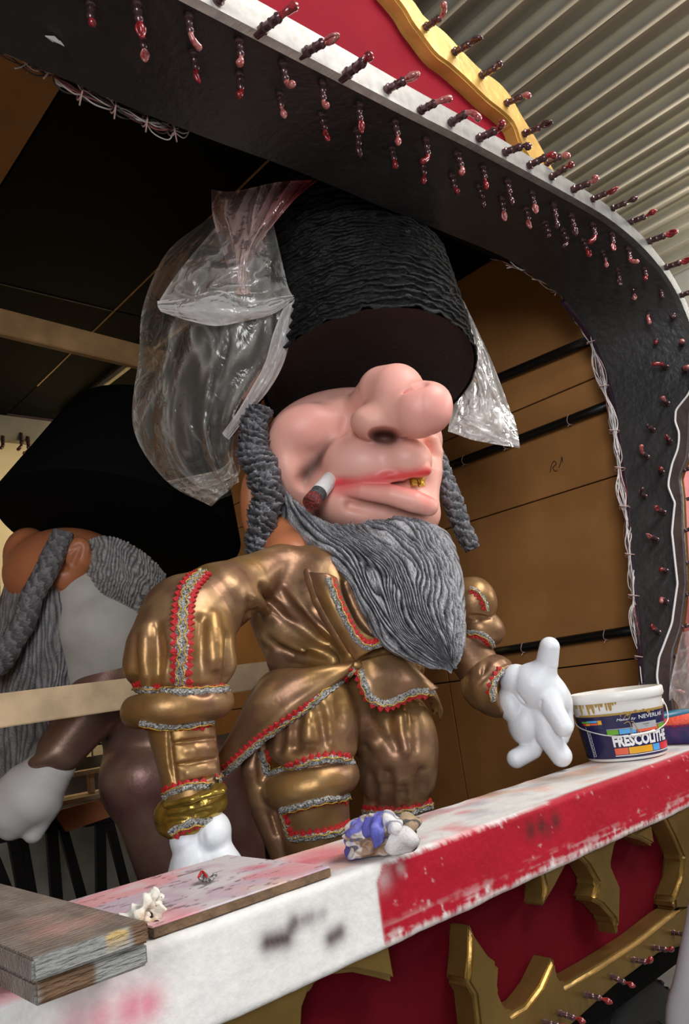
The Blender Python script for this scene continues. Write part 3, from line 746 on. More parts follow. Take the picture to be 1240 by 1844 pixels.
# ================================================================== materials of the figures
K.update(
 coat=mat('bronze_gold_coat', (1, 1, 1), .40, metal=.6, attr=True, var=.12, vs=14, bump=.14, bs=34, bdet=2),
 ochre=mat('bright_gold_cuff', (.46, .30, .055), .26, metal=.75, var=.35, vs=18, bump=.35, bs=40),
 skin=mat('painted_skin', (1, 1, 1), .42, attr=True, spec=.35, bump=.06, bs=50),
 hat=mat('black_crepe', (.006, .006, .0065), .5, bump=.6, bs=55, bstretch=(1, 1, 3), spec=.25),
 hatin=mat('dark_hat_lining', (.022, .013, .011), .7, bump=.4, bs=60),
 beard=mat('grey_sculpted_hair', (1, 1, 1), .42, attr=True, bump=.8, bs=150, spec=.6, metal=.15),
 lock=mat('dark_grey_hair_lock', (1, 1, 1), .38, attr=True, bump=.5, bs=110, spec=.6, metal=.15),
 glove=mat('white_painted_glove', (.78, .80, .84), .45, bump=.12, bs=60),
 silver=mat('silver_tinsel', (.80, .78, .75), .3, metal=.35, var=.8, vs=210, col2=(.10, .095, .09), bump=1., bs=300, bdet=2),
 redbraid=mat('red_braid', (.50, .010, .014), .5, bump=.5, bs=300), goldthread=mat('gold_thread', (.72, .45, .08), .3, metal=.7, bump=.5, bs=400),
 tooth=mat('gold_tooth', (.55, .33, .05), .2, metal=.9, bump=.6, bs=120), mouth=mat('mouth_inside', (.05, .01, .01), .6),
 paper=mat('cigarette_paper', (.82, .80, .78), .6, bump=.4, bs=90), ash=mat('ash', (.10, .105, .115), .7, bump=.8, bs=140, var=.6, vs=160),
 ember=mat('ember_paint', (.30, .035, .03), .35, var=.8, vs=120, col2=(.05, .02, .02), bump=.8, bs=140),
 bhat=mat('black_felt', (.004, .004, .004), .8, spec=.05), bskin=mat('orange_skin', (.50, .17, .07), .45, var=.15, vs=10),
 bcoat=mat('dark_maroon_gold_coat', (.26, .16, .11), .38, metal=.4, var=.45, vs=4, col2=(.16, .06, .06), bump=.15, bs=30),
 bhair=mat('grey_hair', (1, 1, 1), .6, attr=True, bump=.6, bs=120), collar=mat('pale_collar', (.50, .47, .42), .6, var=.2, vs=8),
)
PI = math.pi
def goldcol(V):
    n = fbm(V*7, 3, 41); n2 = fbm(V*18, 3, 43)
    a = np.array([.37, .205, .07]); b = np.array([.28, .15, .085]); c = np.array([.47, .30, .14])
    t = sstep(.35, .65, n)[:, None]; u = sstep(.5, .72, n2)[:, None]
    return (a*(1-t)+b*t)*(1-u*.5)+c*u*.5
floor_z = .7
def down(px, py, d, r, z=floor_z+.03):
    p = at(px, py, d); q = np.array([p[0], p[1], z]); a = to_px(q); return (a[0], a[1], a[2], r)
base = at(600, 1400, 2.1); base = np.array([base[0], base[1], floor_z])
fig = empty('carnival_figure', base, 'giant parade figure in bronze gold coat and tall black hat, smoking, beside the parapet', 'figure')

# ------------------------------------------------------------------ coat, sleeves and breeches: one continuous body
def RD(px, py, d, R, r, rot=0):
    c = camp(px, py, d); s = d/FOC; R, r = (R-r)*s, r*s; up = M.T @ np.array([0, 0, 1.]); a = math.radians(rot)
    up = np.array([up[0]*math.cos(a)-up[1]*math.sin(a), up[0]*math.sin(a)+up[1]*math.cos(a), up[2]])
    def f(P):
        q = P-c; h = q @ up; w = np.linalg.norm(q-h[:, None]*up, axis=1); return np.hypot(np.maximum(w-R, 0), h)-r
    f.bb = (c-R-r, c+R+r); return f
ops = [
 ('u', 0, E(572, 1085, 2.27, 122, 105, 85)),
 ('u', 30, T((505, 1015, 2.22, 36), (445, 1050, 2.12, 50), (390, 1080, 2.03, 62))),
 ('u', 30, T((555, 1110, 2.25, 98), (572, 1205, 2.2, 84), (600, 1270, 2.16, 92))),
 ('u', 40, T((690, 1080, 2.32, 78), (770, 1090, 2.38, 58), (840, 1085, 2.4, 40))),
 ('u', 25, T((640, 1120, 2.26, 92), (690, 1190, 2.2, 75))),
 # left sleeve (puffed), roll and forearm
 ('u', 26, T((395, 1080, 2.02, 62), (338, 1120, 1.97, 88), (325, 1175, 1.91, 97))),
 ('u', 14, E(325, 1198, 1.90, 99, 48, 92)),
 ('u', 3, RD(320, 1272, 1.87, 100, 31, 0)),
 ('u', 5, T((322, 1290, 1.86, 62), (340, 1380, 1.82, 55), (350, 1440, 1.79, 50))),
 # breeches
 ('u', 14, E(562, 1300, 2.03, 84, 98, 82)), ('u', 12, E(562, 1345, 2.02, 80, 36, 78)),
 ('u', 3, RD(560, 1408, 2.00, 89, 33, 6)),
 ('u', 4, T((562, 1440, 2.0, 64), (576, 1545, 2.0, 60), down(576, 1545, 2.0, 58))),
 ('u', 16, E(716, 1350, 2.15, 73, 108, 74)), ('u', 14, E(715, 1400, 2.14, 68, 55, 70)),
 ('u', 6, T((715, 1450, 2.15, 60), (716, 1560, 2.15, 50), down(716, 1560, 2.15, 50))),
 ('u', 8, T((468, 1330, 2.03, 16), (456, 1380, 2.02, 24), (478, 1460, 2.02, 25), (520, 1560, 2.0, 24), down(520, 1560, 2.0, 24))),
 # right sleeve behind the beard
 ('u', 20, E(852, 1085, 2.36, 42, 46, 42)), ('u', 3, E(866, 1130, 2.36, 44, 33, 40, -20)),
 ('u', 4, T((835, 1165, 2.36, 42), (870, 1215, 2.34, 40))),
 # folds of the coat gathered at the knot
 ('u', 10, E(640, 1196, 2.03, 26, 17, 22)),
 ('u', 14, T((632, 1192, 2.04, 7), (550, 1165, 2.085, 18), (478, 1145, 2.16, 13))),
 ('u', 14, T((632, 1188, 2.04, 6), (572, 1130, 2.085, 17), (512, 1068, 2.15, 18))),
 ('u', 14, T((628, 1196, 2.04, 6), (560, 1195, 2.09, 15), (495, 1192, 2.15, 13))),
 ('u', 8, T((553, 1030, 2.12, 8), (572, 1080, 2.07, 12), (610, 1145, 2.03, 13), (638, 1190, 2.03, 10))),
 ('u', 10, T((640, 1190, 2.03, 8), (690, 1180, 2.07, 16), (745, 1200, 2.12, 15))),
 ('u', 10, T((655, 1200, 2.04, 8), (700, 1235, 2.09, 15))),
 # creases
 ('s', 14, T((600, 1160, 2.05, 3), (535, 1112, 2.09, 10), (478, 1092, 2.12, 9))),
 ('s', 14, T((600, 1180, 2.05, 3), (520, 1178, 2.095, 9), (455, 1170, 2.12, 9))),
 ('s', 14, T((575, 1040, 2.10, 4), (605, 1115, 2.05, 8), (632, 1168, 2.03, 4))),
 ('s', 16, T((447, 1085, 2.03, 3), (440, 1120, 2.03, 8), (436, 1160, 2.03, 8))),
]
f_ = surf(ops, 2.0/FOC)
for pts, rr, kk in [
 ([(460, 1100), (526, 1138), (604, 1188)], 10, 18), ([(480, 1150), (530, 1180), (610, 1196)], 8, 16), ([(506, 1066), (556, 1136), (610, 1184)], 9, 18), ([(470, 1060), (500, 1105), (580, 1165)], 6, 18),
 ([(450, 1090), (446, 1120), (440, 1160)], 10, 18), ([(620, 1050), (640, 1100), (668, 1140)], 5, 14), ([(660, 1200), (690, 1188), (735, 1186)], 8, 12), ([(655, 1190), (700, 1205), (760, 1215)], 7, 12),
 ([(241, 1150), (243, 1200), (244, 1240)], 11, 20), ([(280, 1130), (281, 1190), (282, 1240)], 13, 22), ([(312, 1190), (311, 1240)], 8, 16), ([(362, 1120), (362, 1180), (364, 1240)], 16, 22), ([(410, 1150), (409, 1200), (406, 1240)], 12, 20), ([(388, 1200), (387, 1240)], 8, 14),
 ([(545, 1275), (536, 1300), (532, 1345)], 12, 20), ([(570, 1270), (578, 1300), (586, 1335)], 13, 20), ([(612, 1262), (612, 1290), (606, 1325)], 12, 20), ([(508, 1300), (502, 1350)], 8, 16), ([(690, 1272), (700, 1310), (716, 1345)], 13, 20), ([(742, 1270), (738, 1310), (745, 1350)], 10, 20),
 ([(698, 1395), (697, 1425), (696, 1455)], 13, 18), ([(757, 1390), (756, 1425), (752, 1455)], 12, 18), ([(668, 1400), (672, 1450)], 9, 16), ([(727, 1420), (727, 1455)], 7, 14),
 ([(312, 1338), (348, 1334), (386, 1330)], 5, 5), ([(316, 1377), (350, 1373), (388, 1366)], 5, 5), ([(322, 1412), (352, 1408), (388, 1400)], 5, 5), ([(304, 1312), (310, 1370), (318, 1425)], 6, 5),
 ([(850, 1110), (880, 1112)], 4, 6), ([(470, 1340), (470, 1400), (498, 1500)], 5, 8)]:
    groove(ops, f_, pts, rr, kk)
for pts, rr, kk in [([(262, 1130), (262, 1190), (266, 1235)], 12, 18), ([(385, 1110), (386, 1190), (384, 1235)], 14, 18), ([(455, 1075), (500, 1120), (600, 1185)], 10, 16), ([(335, 1352), (385, 1346)], 9, 8), ([(338, 1392), (386, 1384)], 9, 8), ([(556, 1300), (558, 1340)], 12, 18), ([(596, 1290), (596, 1335)], 10, 18), ([(660, 1290), (672, 1340)], 12, 18), ([(722, 1290), (730, 1350)], 12, 18)]:
    groove(ops, f_, pts, rr, kk, 'u', .006)
body = sdf_obj('coat', ops, 2.5, 2.0, K['coat'], fig, disp=lambda P: (fbm(P*16, 2, 51)-.5)*.006, col=goldcol)

# flared skirts of the coat
def sheet(name, strands, nu, nv, th, m, parent, bow=.02, ridge=None, col=None, smoothcol=None):
    P = np.array([resample(np.array(s, float), nv) for s in strands])
    A = np.stack([resample(P[:, j], nu) for j in range(nv)])            # nv,nu,3 (px,py,d)
    u = np.linspace(0, 1, nu)[None, :]; v = np.linspace(0, 1, nv)[:, None]
    W = np.array([[at(*A[j, i]) for i in range(nu)] for j in range(nv)])
    gu = np.gradient(W, axis=1); gv = np.gradient(W, axis=0); N = np.cross(gu, gv); N /= np.linalg.norm(N, axis=2)[:, :, None]+1e-12
    to = C0-W; fl = np.sign((N*to).sum(2))[:, :, None]; fl[fl == 0] = 1; N = N*fl
    h = bow*np.sin(PI*u)*np.ones_like(v)
    if ridge is not None: h = h+ridge(u*np.ones_like(v), v*np.ones_like(u), W)
    edge = np.minimum(1, np.minimum(u, 1-u)*nu/3)*np.ones_like(v)
    th_ = th*(.25+.75*edge)
    Fm = W+N*h[:, :, None]; Bm = W+N*(h-th_)[:, :, None]
    if callable(bow): pass
    V = np.vstack([Fm.reshape(-1, 3), Bm.reshape(-1, 3)]); k = nu*nv
    F = gridF(nu, nv); F2 = F[:, ::-1]+k
    S = []
    for j in range(nv-1):
        S.append((j*nu, (j+1)*nu, (j+1)*nu+k, j*nu+k)); S.append((j*nu+nu-1, j*nu+nu-1+k, (j+1)*nu+nu-1+k, (j+1)*nu+nu-1))
    for i in range(nu-1):
        S.append((i, i+k, i+1+k, i+1)); r = (nv-1)*nu; S.append((r+i, r+i+1, r+i+1+k, r+i+k))
    F = np.vstack([F, F2, np.array(S)])
    o = mesh_np(name, V, F, m, parent, col=col(V) if col else None)
    bm = bmesh.new(); bm.from_mesh(o.data); bmesh.ops.recalc_face_normals(bm, faces=bm.faces); bm.to_mesh(o.data); bm.free()
    return o
rid = lambda u, v, W: .010*np.sin(u*9+v*2)*np.sin(PI*u)*np.minimum(1, v*3)
skl = sheet('coat_skirt', [
 [(640, 1204, 2.0), (595, 1240, 1.965), (545, 1281, 1.93), (470, 1338, 1.93), (384, 1412, 1.97)],
 [(640, 1200, 2.01), (580, 1228, 1.955), (510, 1278, 1.925), (440, 1345, 1.96), (383, 1410, 1.99)],
 [(640, 1197, 2.02), (565, 1214, 1.965), (480, 1258, 1.95), (420, 1340, 2.01), (382, 1409, 2.02)],
 [(640, 1194, 2.04), (560, 1202, 2.01), (474, 1216, 2.05), (415, 1320, 2.07), (381, 1408, 2.05)]], 40, 60, .012, K['coat'], fig, .018, rid, goldcol)
skr = sheet('coat_skirt', [
 [(642, 1194, 2.01), (652, 1225, 1.99), (664, 1255, 1.985)],
 [(662, 1188, 2.02), (676, 1230, 1.99), (692, 1271, 1.99)],
 [(700, 1182, 2.05), (720, 1222, 2.02), (735, 1256, 2.02)],
 [(735, 1190, 2.08), (758, 1220, 2.05), (780, 1246, 2.06)],
 [(752, 1205, 2.13), (775, 1245, 2.13), (787, 1300, 2.16)]], 40, 40, .012, K['coat'], fig, .012, lambda u, v, W: .012*np.sin(u*11+1)*v, goldcol)
# crossed lapels of the coat front
lap = sheet('lapel', [[(556, 1030, 2.03), (575, 1085, 2.0), (612, 1150, 1.99), (640, 1192, 2.0)], [(585, 1035, 2.02), (602, 1085, 1.985), (632, 1145, 1.985), (650, 1180, 2.0)], [(606, 1040, 2.03), (622, 1085, 2.01), (650, 1135, 2.0), (690, 1155, 2.02)]], 20, 40, .01, K['coat'], fig, .01, None, goldcol)

# sleeve cuffs
cuff = sdf_obj('cuff', [('u', 0, E(345, 1456, 1.77, 64, 32, 58, 14)), ('u', 10, E(352, 1440, 1.765, 58, 20, 54, 20)), ('u', 8, E(338, 1478, 1.765, 56, 24, 54, 10)), ('u', 8, E(300, 1468, 1.755, 22, 26, 24)),
  ('s', 8, T((285, 1450, 1.715, 3), (340, 1452, 1.69, 5), (405, 1436, 1.72, 3))), ('s', 8, T((300, 1475, 1.71, 3), (350, 1466, 1.695, 4), (405, 1456, 1.72, 3))), ('u', 5, T((300, 1450, 1.72, 7), (345, 1440, 1.70, 8), (400, 1425, 1.715, 6)))],
  2.2, 1.76, K['ochre'], fig, disp=lambda P: (fbm(P*22, 2, 55)-.5)*.012)
cuff2 = sdf_obj('cuff', [('u', 0, T((868, 1212, 2.33, 40), (885, 1232, 2.31, 54), (900, 1243, 2.29, 48))), ('s', 6, E(925, 1246, 2.24, 36, 42, 40)), ('u', 8, T((865, 1200, 2.28, 6), (850, 1228, 2.27, 7), (868, 1262, 2.27, 6))), ('s', 8, T((880, 1180, 2.26, 3), (866, 1225, 2.25, 4), (880, 1272, 2.26, 3)))],
  2.2, 2.3, K['coat'], fig, disp=lambda P: (fbm(P*20, 2, 56)-.5)*.012, col=goldcol)

# ------------------------------------------------------------------ gloves
gl = sdf_obj('glove', [
 ('u', 0, E(340, 1508, 1.745, 34, 32, 44)), ('u', 6, E(384, 1500, 1.745, 32, 36, 44)),
 ('u', 8, T((350, 1530, 1.74, 38), (352, 1555, 1.72, 44), (345, 1590, 1.70, 44))), ('u', 8, T((384, 1530, 1.74, 34), (395, 1560, 1.72, 40), (400, 1590, 1.70, 44))),
 ('u', 8, T((330, 1560, 1.72, 22), (312, 1600, 1.69, 17), (306, 1630, 1.68, 14))), ('u', 5, T((350, 1585, 1.69, 18), (340, 1630, 1.66, 16))), ('u', 5, T((378, 1585, 1.69, 18), (376, 1632, 1.66, 16))), ('u', 5, T((405, 1580, 1.69, 18), (412, 1625, 1.67, 15))),
 ('u', 8, T((415, 1555, 1.74, 20), (440, 1580, 1.73, 17), (455, 1605, 1.72, 13))),
 ('s', 6, T((362, 1490, 1.70, 3), (364, 1525, 1.685, 5), (368, 1560, 1.67, 3)))], 2.0, 1.75, K['glove'], fig)
gr = sdf_obj('glove', [
 ('u', 0, E(928, 1226, 2.26, 27, 30, 34, -20)), ('u', 5, E(918, 1268, 2.26, 22, 33, 34, 8)),
 ('u', 4, E(958, 1234, 2.23, 37, 40, 38)),                         # ball of the thumb
 ('u', 12, T((970, 1230, 2.22, 30), (984, 1195, 2.21, 20), (989, 1165, 2.205, 18))),    # thumb
 ('u', 4, E(944, 1300, 2.245, 30, 42, 36)),                        # heel of the palm
 ('u', 14, E(985, 1255, 2.225, 38, 42, 36)), ('u', 12, E(1002, 1268, 2.25, 28, 36, 30)),
 ('u', 6, T((985, 1258, 2.19, 22), (1000, 1285, 2.165, 19), (1014, 1309, 2.145, 17.5))),      # index finger
 ('u', 4, T((1008, 1270, 2.24, 20), (1016, 1305, 2.225, 17), (1010, 1328, 2.215, 14))),    # middle, tucked behind
 ('u', 5, T((972, 1285, 2.215, 22), (985, 1325, 2.19, 21), (1010, 1361, 2.165, 19.5))),    # ring finger
 ('u', 5, T((968, 1322, 2.23, 19), (958, 1350, 2.22, 17), (929, 1366, 2.21, 17))),         # little finger
 ('s', 4, T((975, 1262, 2.165, 1), (968, 1300, 2.17, 2.5), (948, 1335, 2.19, 1.5))),
 ('s', 5, T((905, 1245, 2.215, 3), (925, 1248, 2.2, 4), (945, 1262, 2.2, 3))),
], 1.4, 2.23, K['glove'], fig)

# ------------------------------------------------------------------ head
H = 2.45
hops = [
 ('u', 0, E(638, 795, 2.60, 158, 96, 112)), ('u', 25, E(600, 850, 2.56, 112, 98, 82)),
 ('u', 25, E(690, 870, 2.5, 98, 92, 76)), ('u', 20, E(640, 912, 2.49, 100, 52, 80, -18)), ('u', 20, E(735, 920, 2.44, 58, 45, 60, -15)),
 ('u', 14, E(545, 772, 2.435, 60, 44, 36, 22)),                               # cheek bulge
 ('u', 22, E(520, 840, 2.50, 36, 70, 60, 15)),
 ('s', 16, T((600, 800, 2.395, 5), (572, 826, 2.395, 15), (548, 864, 2.41, 12))),       # smile crease
 ('s', 16, T((607, 706, 2.43, 4), (625, 745, 2.40, 9), (615, 790, 2.395, 7))),
 ('u', 20, E(660, 835, 2.41, 78, 52, 58, -4)), ('u', 16, E(730, 828, 2.375, 48, 42, 52, -12)),      # upper lip block
 ('u', 9, G(('u', 0, T((655, 735, 2.45, 34), (690, 706, 2.38, 47), (714, 705, 2.335, 50))), ('u', 22, T((716, 735, 2.31, 44), (752, 740, 2.27, 50), (768, 738, 2.26, 46))), ('u', 12, E(770, 722, 2.265, 40, 34, 42)),
   ('u', 16, E(705, 752, 2.325, 48, 36, 48)), ('u', 13, E(672, 762, 2.325, 42, 32, 44, -8)))),
 ('s', 4, E(692, 784, 2.265, 30, 15, 60, -6)),
 ('s', 10, T((722, 715, 2.235, 1), (745, 700, 2.22, 5), (760, 690, 2.22, 8))),
 ('u', 5, T((598, 872, 2.375, 5), (640, 864, 2.35, 9), (700, 858, 2.325, 12), (765, 846, 2.325, 12))),     # upper lip
 ('s', 3, T((598, 877, 2.36, 2), (680, 868, 2.31, 3), (700, 866, 2.305, 5), (772, 865, 2.305, 8))),
 ('s', 3, E(748, 868, 2.33, 20, 8, 26)),
 ('u', 5, T((612, 886, 2.375, 9), (655, 886, 2.34, 16), (705, 892, 2.315, 20), (745, 903, 2.305, 21), (771, 912, 2.315, 18))),   # lower lip
 ('s', 20, T((630, 910, 2.36, 4), (690, 922, 2.335, 8), (740, 934, 2.335, 6))),
 ('u', 8, T((776, 795, 2.47, 16), (782, 815, 2.47, 16), (776, 860, 2.47, 16))),        # far cheek
 ('u', 14, T((770, 850, 2.45, 24), (762, 930, 2.43, 22))),
]
PL = lambda *p: [camp(*q) for q in p]
def dline(V, pts):
    d = None
    for a, b in zip(pts[:-1], pts[1:]):
        ab = b-a; t = np.clip(((V-a) @ ab)/(ab@ab), 0, 1); e = np.linalg.norm(V-(a+t[:, None]*ab), axis=1); d = e if d is None else np.minimum(d, e)
    return d
def skincol(V):
    s = H/FOC; n = (fbm(V*9, 3, 61)-.5)[:, None]
    c = np.array([.86, .44, .355])*(1+.14*n)+np.zeros((len(V), 3))
    def put(col, pts, r, amt, soft=1.0):
        nonlocal c
        d = dline(V, pts)/s; w = (np.exp(-(d/r)**2)*amt)[:, None] if soft else None
        c = c*(1-w)+np.array(col)*w
    put((.85, .33, .30), PL((545, 770, 2.40), (560, 760, 2.40)), 38, .55)
    put((.82, .26, .26), PL((765, 735, 2.24), (790, 745, 2.26)), 42, .6)
    put((.83, .33, .30), PL((700, 690, 2.30), (730, 690, 2.30)), 34, .4)
    put((.80, .40, .30), PL((560, 920, 2.46), (700, 945, 2.40)), 40, .3)
    put((.88, .50, .44), PL((640, 830, 2.36), (700, 835, 2.32)), 40, .5)
    put((.74, .02, .035), PL((600, 870, 2.36), (650, 863, 2.34), (700, 857, 2.31), (770, 850, 2.31)), 9.5, .95)
    put((.82, .13, .13), PL((612, 882, 2.36), (655, 876, 2.34), (705, 876, 2.31), (770, 895, 2.30)), 14, .7)
    put((.82, .16, .16), PL((640, 892, 2.34), (705, 895, 2.31), (765, 910, 2.30)), 15, .35)
    put((.04, .008, .008), PL((688, 867, 2.345), (766, 865, 2.345)), 6, .95)  # mouth slit: the dark of its inside is painted into the colour
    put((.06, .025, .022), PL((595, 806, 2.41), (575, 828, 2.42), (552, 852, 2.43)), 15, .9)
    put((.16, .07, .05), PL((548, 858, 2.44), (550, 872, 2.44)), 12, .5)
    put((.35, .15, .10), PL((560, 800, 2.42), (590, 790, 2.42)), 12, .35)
    put((.06, .018, .012), PL((682, 782, 2.35), (704, 784, 2.34)), 26, .97)  # nostril: shade in the hole deepened by near-black colour
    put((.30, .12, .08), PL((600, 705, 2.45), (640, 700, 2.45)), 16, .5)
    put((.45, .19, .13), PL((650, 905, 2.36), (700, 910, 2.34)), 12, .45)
    put((.5, .27, .23), PL((690, 740, 2.34), (720, 725, 2.30)), 14, .3)
    return np.clip(c, 0, 1)
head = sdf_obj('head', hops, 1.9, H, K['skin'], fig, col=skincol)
b = MB(); 
for k, x in enumerate((744, 758)):
    p = at(x, 866+k, 2.352+.010*k); b.tube([p-np.array([0, 0, .016]), p+np.array([0, 0, .014])], [.011, .0125], 8)
b.build('gold_tooth', K['tooth'], head)
# ear and neck behind the sidelock
sdf_obj('neck', [('u', 0, T((510, 880, 2.62, 42), (515, 960, 2.46, 46), (520, 1010, 2.32, 50))), ('u', 6, E(452, 905, 2.52, 20, 62, 20))], 3, 2.5, K['bskin'], fig)

# ------------------------------------------------------------------ hat: pleated tiers
ctr = at(668, 690, 2.62); topc = at(606, 405, 2.98)
ax = topc-ctr; hh = np.linalg.norm(ax); ax /= hh
s0 = 2.62/FOC
prof = []; NTI = 26
R0, R1 = 186*s0, 163*s0
def hat_r(t): return R0*(1-t)+R1*t+.02*math.sin(PI*t)
rows_ = []
for i in range(NTI):
    t0 = i/NTI
    for f_, dr in ((0., .010), (.12, .016), (.45, .010), (.8, .002), (.97, -.003)):
        rows_.append((hat_r(t0)+dr, (t0+f_/NTI)*hh, i, f_))
NH = 220
V, F = lathe([(r, h) for r, h, _, _ in rows_], NH, ctr, ax)
R_ = V.reshape(len(rows_), NH, 3); ang = np.linspace(0, 2*PI, NH, endpoint=False)
for k, (r, h, i, f_) in enumerate(rows_):
    wav = (fbm(np.stack([np.cos(ang)*9+i*7.3, np.sin(ang)*9, np.full(NH, i*3.1+f_*.6)], 1), 3, 71)-.5)
    rad = R_[k]-(ctr+ax*h); rad /= np.linalg.norm(rad, axis=1)[:, None]
    R_[k] += rad*(wav*.022)[:, None]+ax*(wav*.026*(1 if f_ < .5 else .6))[:, None]
hat = mesh_np('hat_crown', R_.reshape(-1, 3), F, K['hat'], fig)
V, F = lathe([(.001, hh*.995), (R1*.6, hh*.995), (R1-.004, hh*.985)], 60, ctr, ax); mesh_np('hat_top', V, F, K['hat'], hat)
lin = [(R0+.004, .004)]+[(R0-.012-.016*k*(1+.1*(k % 2)), .030+.006*k+(.006 if k % 2 else 0)) for k in range(9)]+[(.0012, .10)]
V, F = lathe(lin, 90, ctr, ax); mesh_np('hat_lining', V, F[:, ::-1], K['hatin'], hat)
# dark padding filling the plastic bags on both sides of the hat
sdf_obj('hat_padding', [('u', 0, E(385, 690, 2.72, 90, 150, 70, -18)), ('u', 20, E(340, 800, 2.72, 60, 70, 55)), ('s', 14, T((300, 760, 2.6, 6), (400, 700, 2.58, 10), (460, 640, 2.58, 6))), ('s', 14, T((290, 800, 2.6, 6), (380, 780, 2.6, 10), (420, 790, 2.6, 6)))], 5, 2.7, K['bhat'], fig, disp=lambda P: (fbm(P*9, 3, 75)-.5)*.04)

# ------------------------------------------------------------------ beard of carved strands
def shell(name, strands, nu, nv, thick, ridge_n, amp, m, parent, col, wander=1.5, seed=1, back_n=60):
    P = np.array([resample(np.array(s, float), nv) for s in strands]); A = np.stack([resample(P[:, j], nu) for j in range(nv)])
    u = np.linspace(0, 1, nu); v = np.linspace(0, 1, nv); UU, VV = np.meshgrid(u, v)
    W = np.array([[at(*A[j, i]) for i in range(nu)] for j in range(nv)])
    view = W-C0; view /= np.linalg.norm(view, axis=2)[:, :, None]
    gu = np.gradient(W, axis=1); gv = np.gradient(W, axis=0)
    th = np.array([thick(x) for x in v])[:, None]
    bul = np.sqrt(np.clip(1-(2*UU-1)**2, 0, 1))*th
    front = W-view*bul[:, :, None]
    N = np.cross(np.gradient(front, axis=1), np.gradient(front, axis=0)); N /= np.linalg.norm(N, axis=2)[:, :, None]+1e-12
    N *= np.sign((N*(-view)).sum(2))[:, :, None]
    q = UU*ridge_n+wander*(fbm(np.stack([UU.ravel()*6, VV.ravel()*4, UU.ravel()*0], 1), 2, seed).reshape(UU.shape)-.5)*2
    cell = np.floor(q); fr = q-cell
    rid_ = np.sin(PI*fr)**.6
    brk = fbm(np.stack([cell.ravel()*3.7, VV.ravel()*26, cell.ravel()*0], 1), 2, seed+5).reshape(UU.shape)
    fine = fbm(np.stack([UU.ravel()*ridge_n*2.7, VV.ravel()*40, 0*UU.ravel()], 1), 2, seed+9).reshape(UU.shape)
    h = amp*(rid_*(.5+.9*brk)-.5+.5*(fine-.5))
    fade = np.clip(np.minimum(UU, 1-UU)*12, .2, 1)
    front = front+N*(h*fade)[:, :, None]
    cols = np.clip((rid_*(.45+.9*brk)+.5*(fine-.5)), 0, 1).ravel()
    ub = np.linspace(1, 0, back_n+2)[1:-1]
    Bk = np.stack([np.stack([np.interp(ub, u, W[j, :, c]) for c in range(3)], 1) for j in range(nv)])
    vb = Bk-C0; vb /= np.linalg.norm(vb, axis=2)[:, :, None]
    Bk = Bk+vb*(np.sqrt(1-(2*ub-1)**2)[None, :]*th*.8)[:, :, None]
    allv = np.concatenate([front, Bk], 1); n = nu+back_n
    F = gridF(n, nv, True)
    cc = np.concatenate([cols.reshape(nv, nu), np.zeros((nv, back_n))], 1).ravel()
    return mesh_np(name, allv.reshape(-1, 3), F, m, parent, col=col(cc))
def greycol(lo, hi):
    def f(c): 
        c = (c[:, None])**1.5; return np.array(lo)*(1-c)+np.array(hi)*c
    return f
tip = (816, 1204, 2.03)
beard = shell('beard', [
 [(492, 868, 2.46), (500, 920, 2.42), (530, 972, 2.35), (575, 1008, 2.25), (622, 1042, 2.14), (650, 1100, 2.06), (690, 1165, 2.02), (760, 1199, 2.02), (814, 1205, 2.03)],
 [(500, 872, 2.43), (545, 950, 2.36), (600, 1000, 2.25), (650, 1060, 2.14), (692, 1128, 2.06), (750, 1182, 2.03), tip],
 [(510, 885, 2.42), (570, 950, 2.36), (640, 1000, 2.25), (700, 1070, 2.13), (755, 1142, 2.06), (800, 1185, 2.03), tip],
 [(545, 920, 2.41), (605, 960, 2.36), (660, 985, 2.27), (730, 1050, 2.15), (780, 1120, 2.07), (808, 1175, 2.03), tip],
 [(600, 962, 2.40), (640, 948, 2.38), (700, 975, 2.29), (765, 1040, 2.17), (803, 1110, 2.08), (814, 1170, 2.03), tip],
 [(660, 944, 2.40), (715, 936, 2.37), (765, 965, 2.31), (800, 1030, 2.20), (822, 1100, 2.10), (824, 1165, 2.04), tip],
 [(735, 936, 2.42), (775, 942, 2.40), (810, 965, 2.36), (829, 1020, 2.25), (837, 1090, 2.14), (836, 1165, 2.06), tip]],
 330, 190, lambda v: .02+.085*math.sin(PI*min(1, v*1.02+.02))**.8, 32, .016, K['beard'], fig, greycol((.012, .012, .014), (.38, .385, .41)), 3.0, 81)

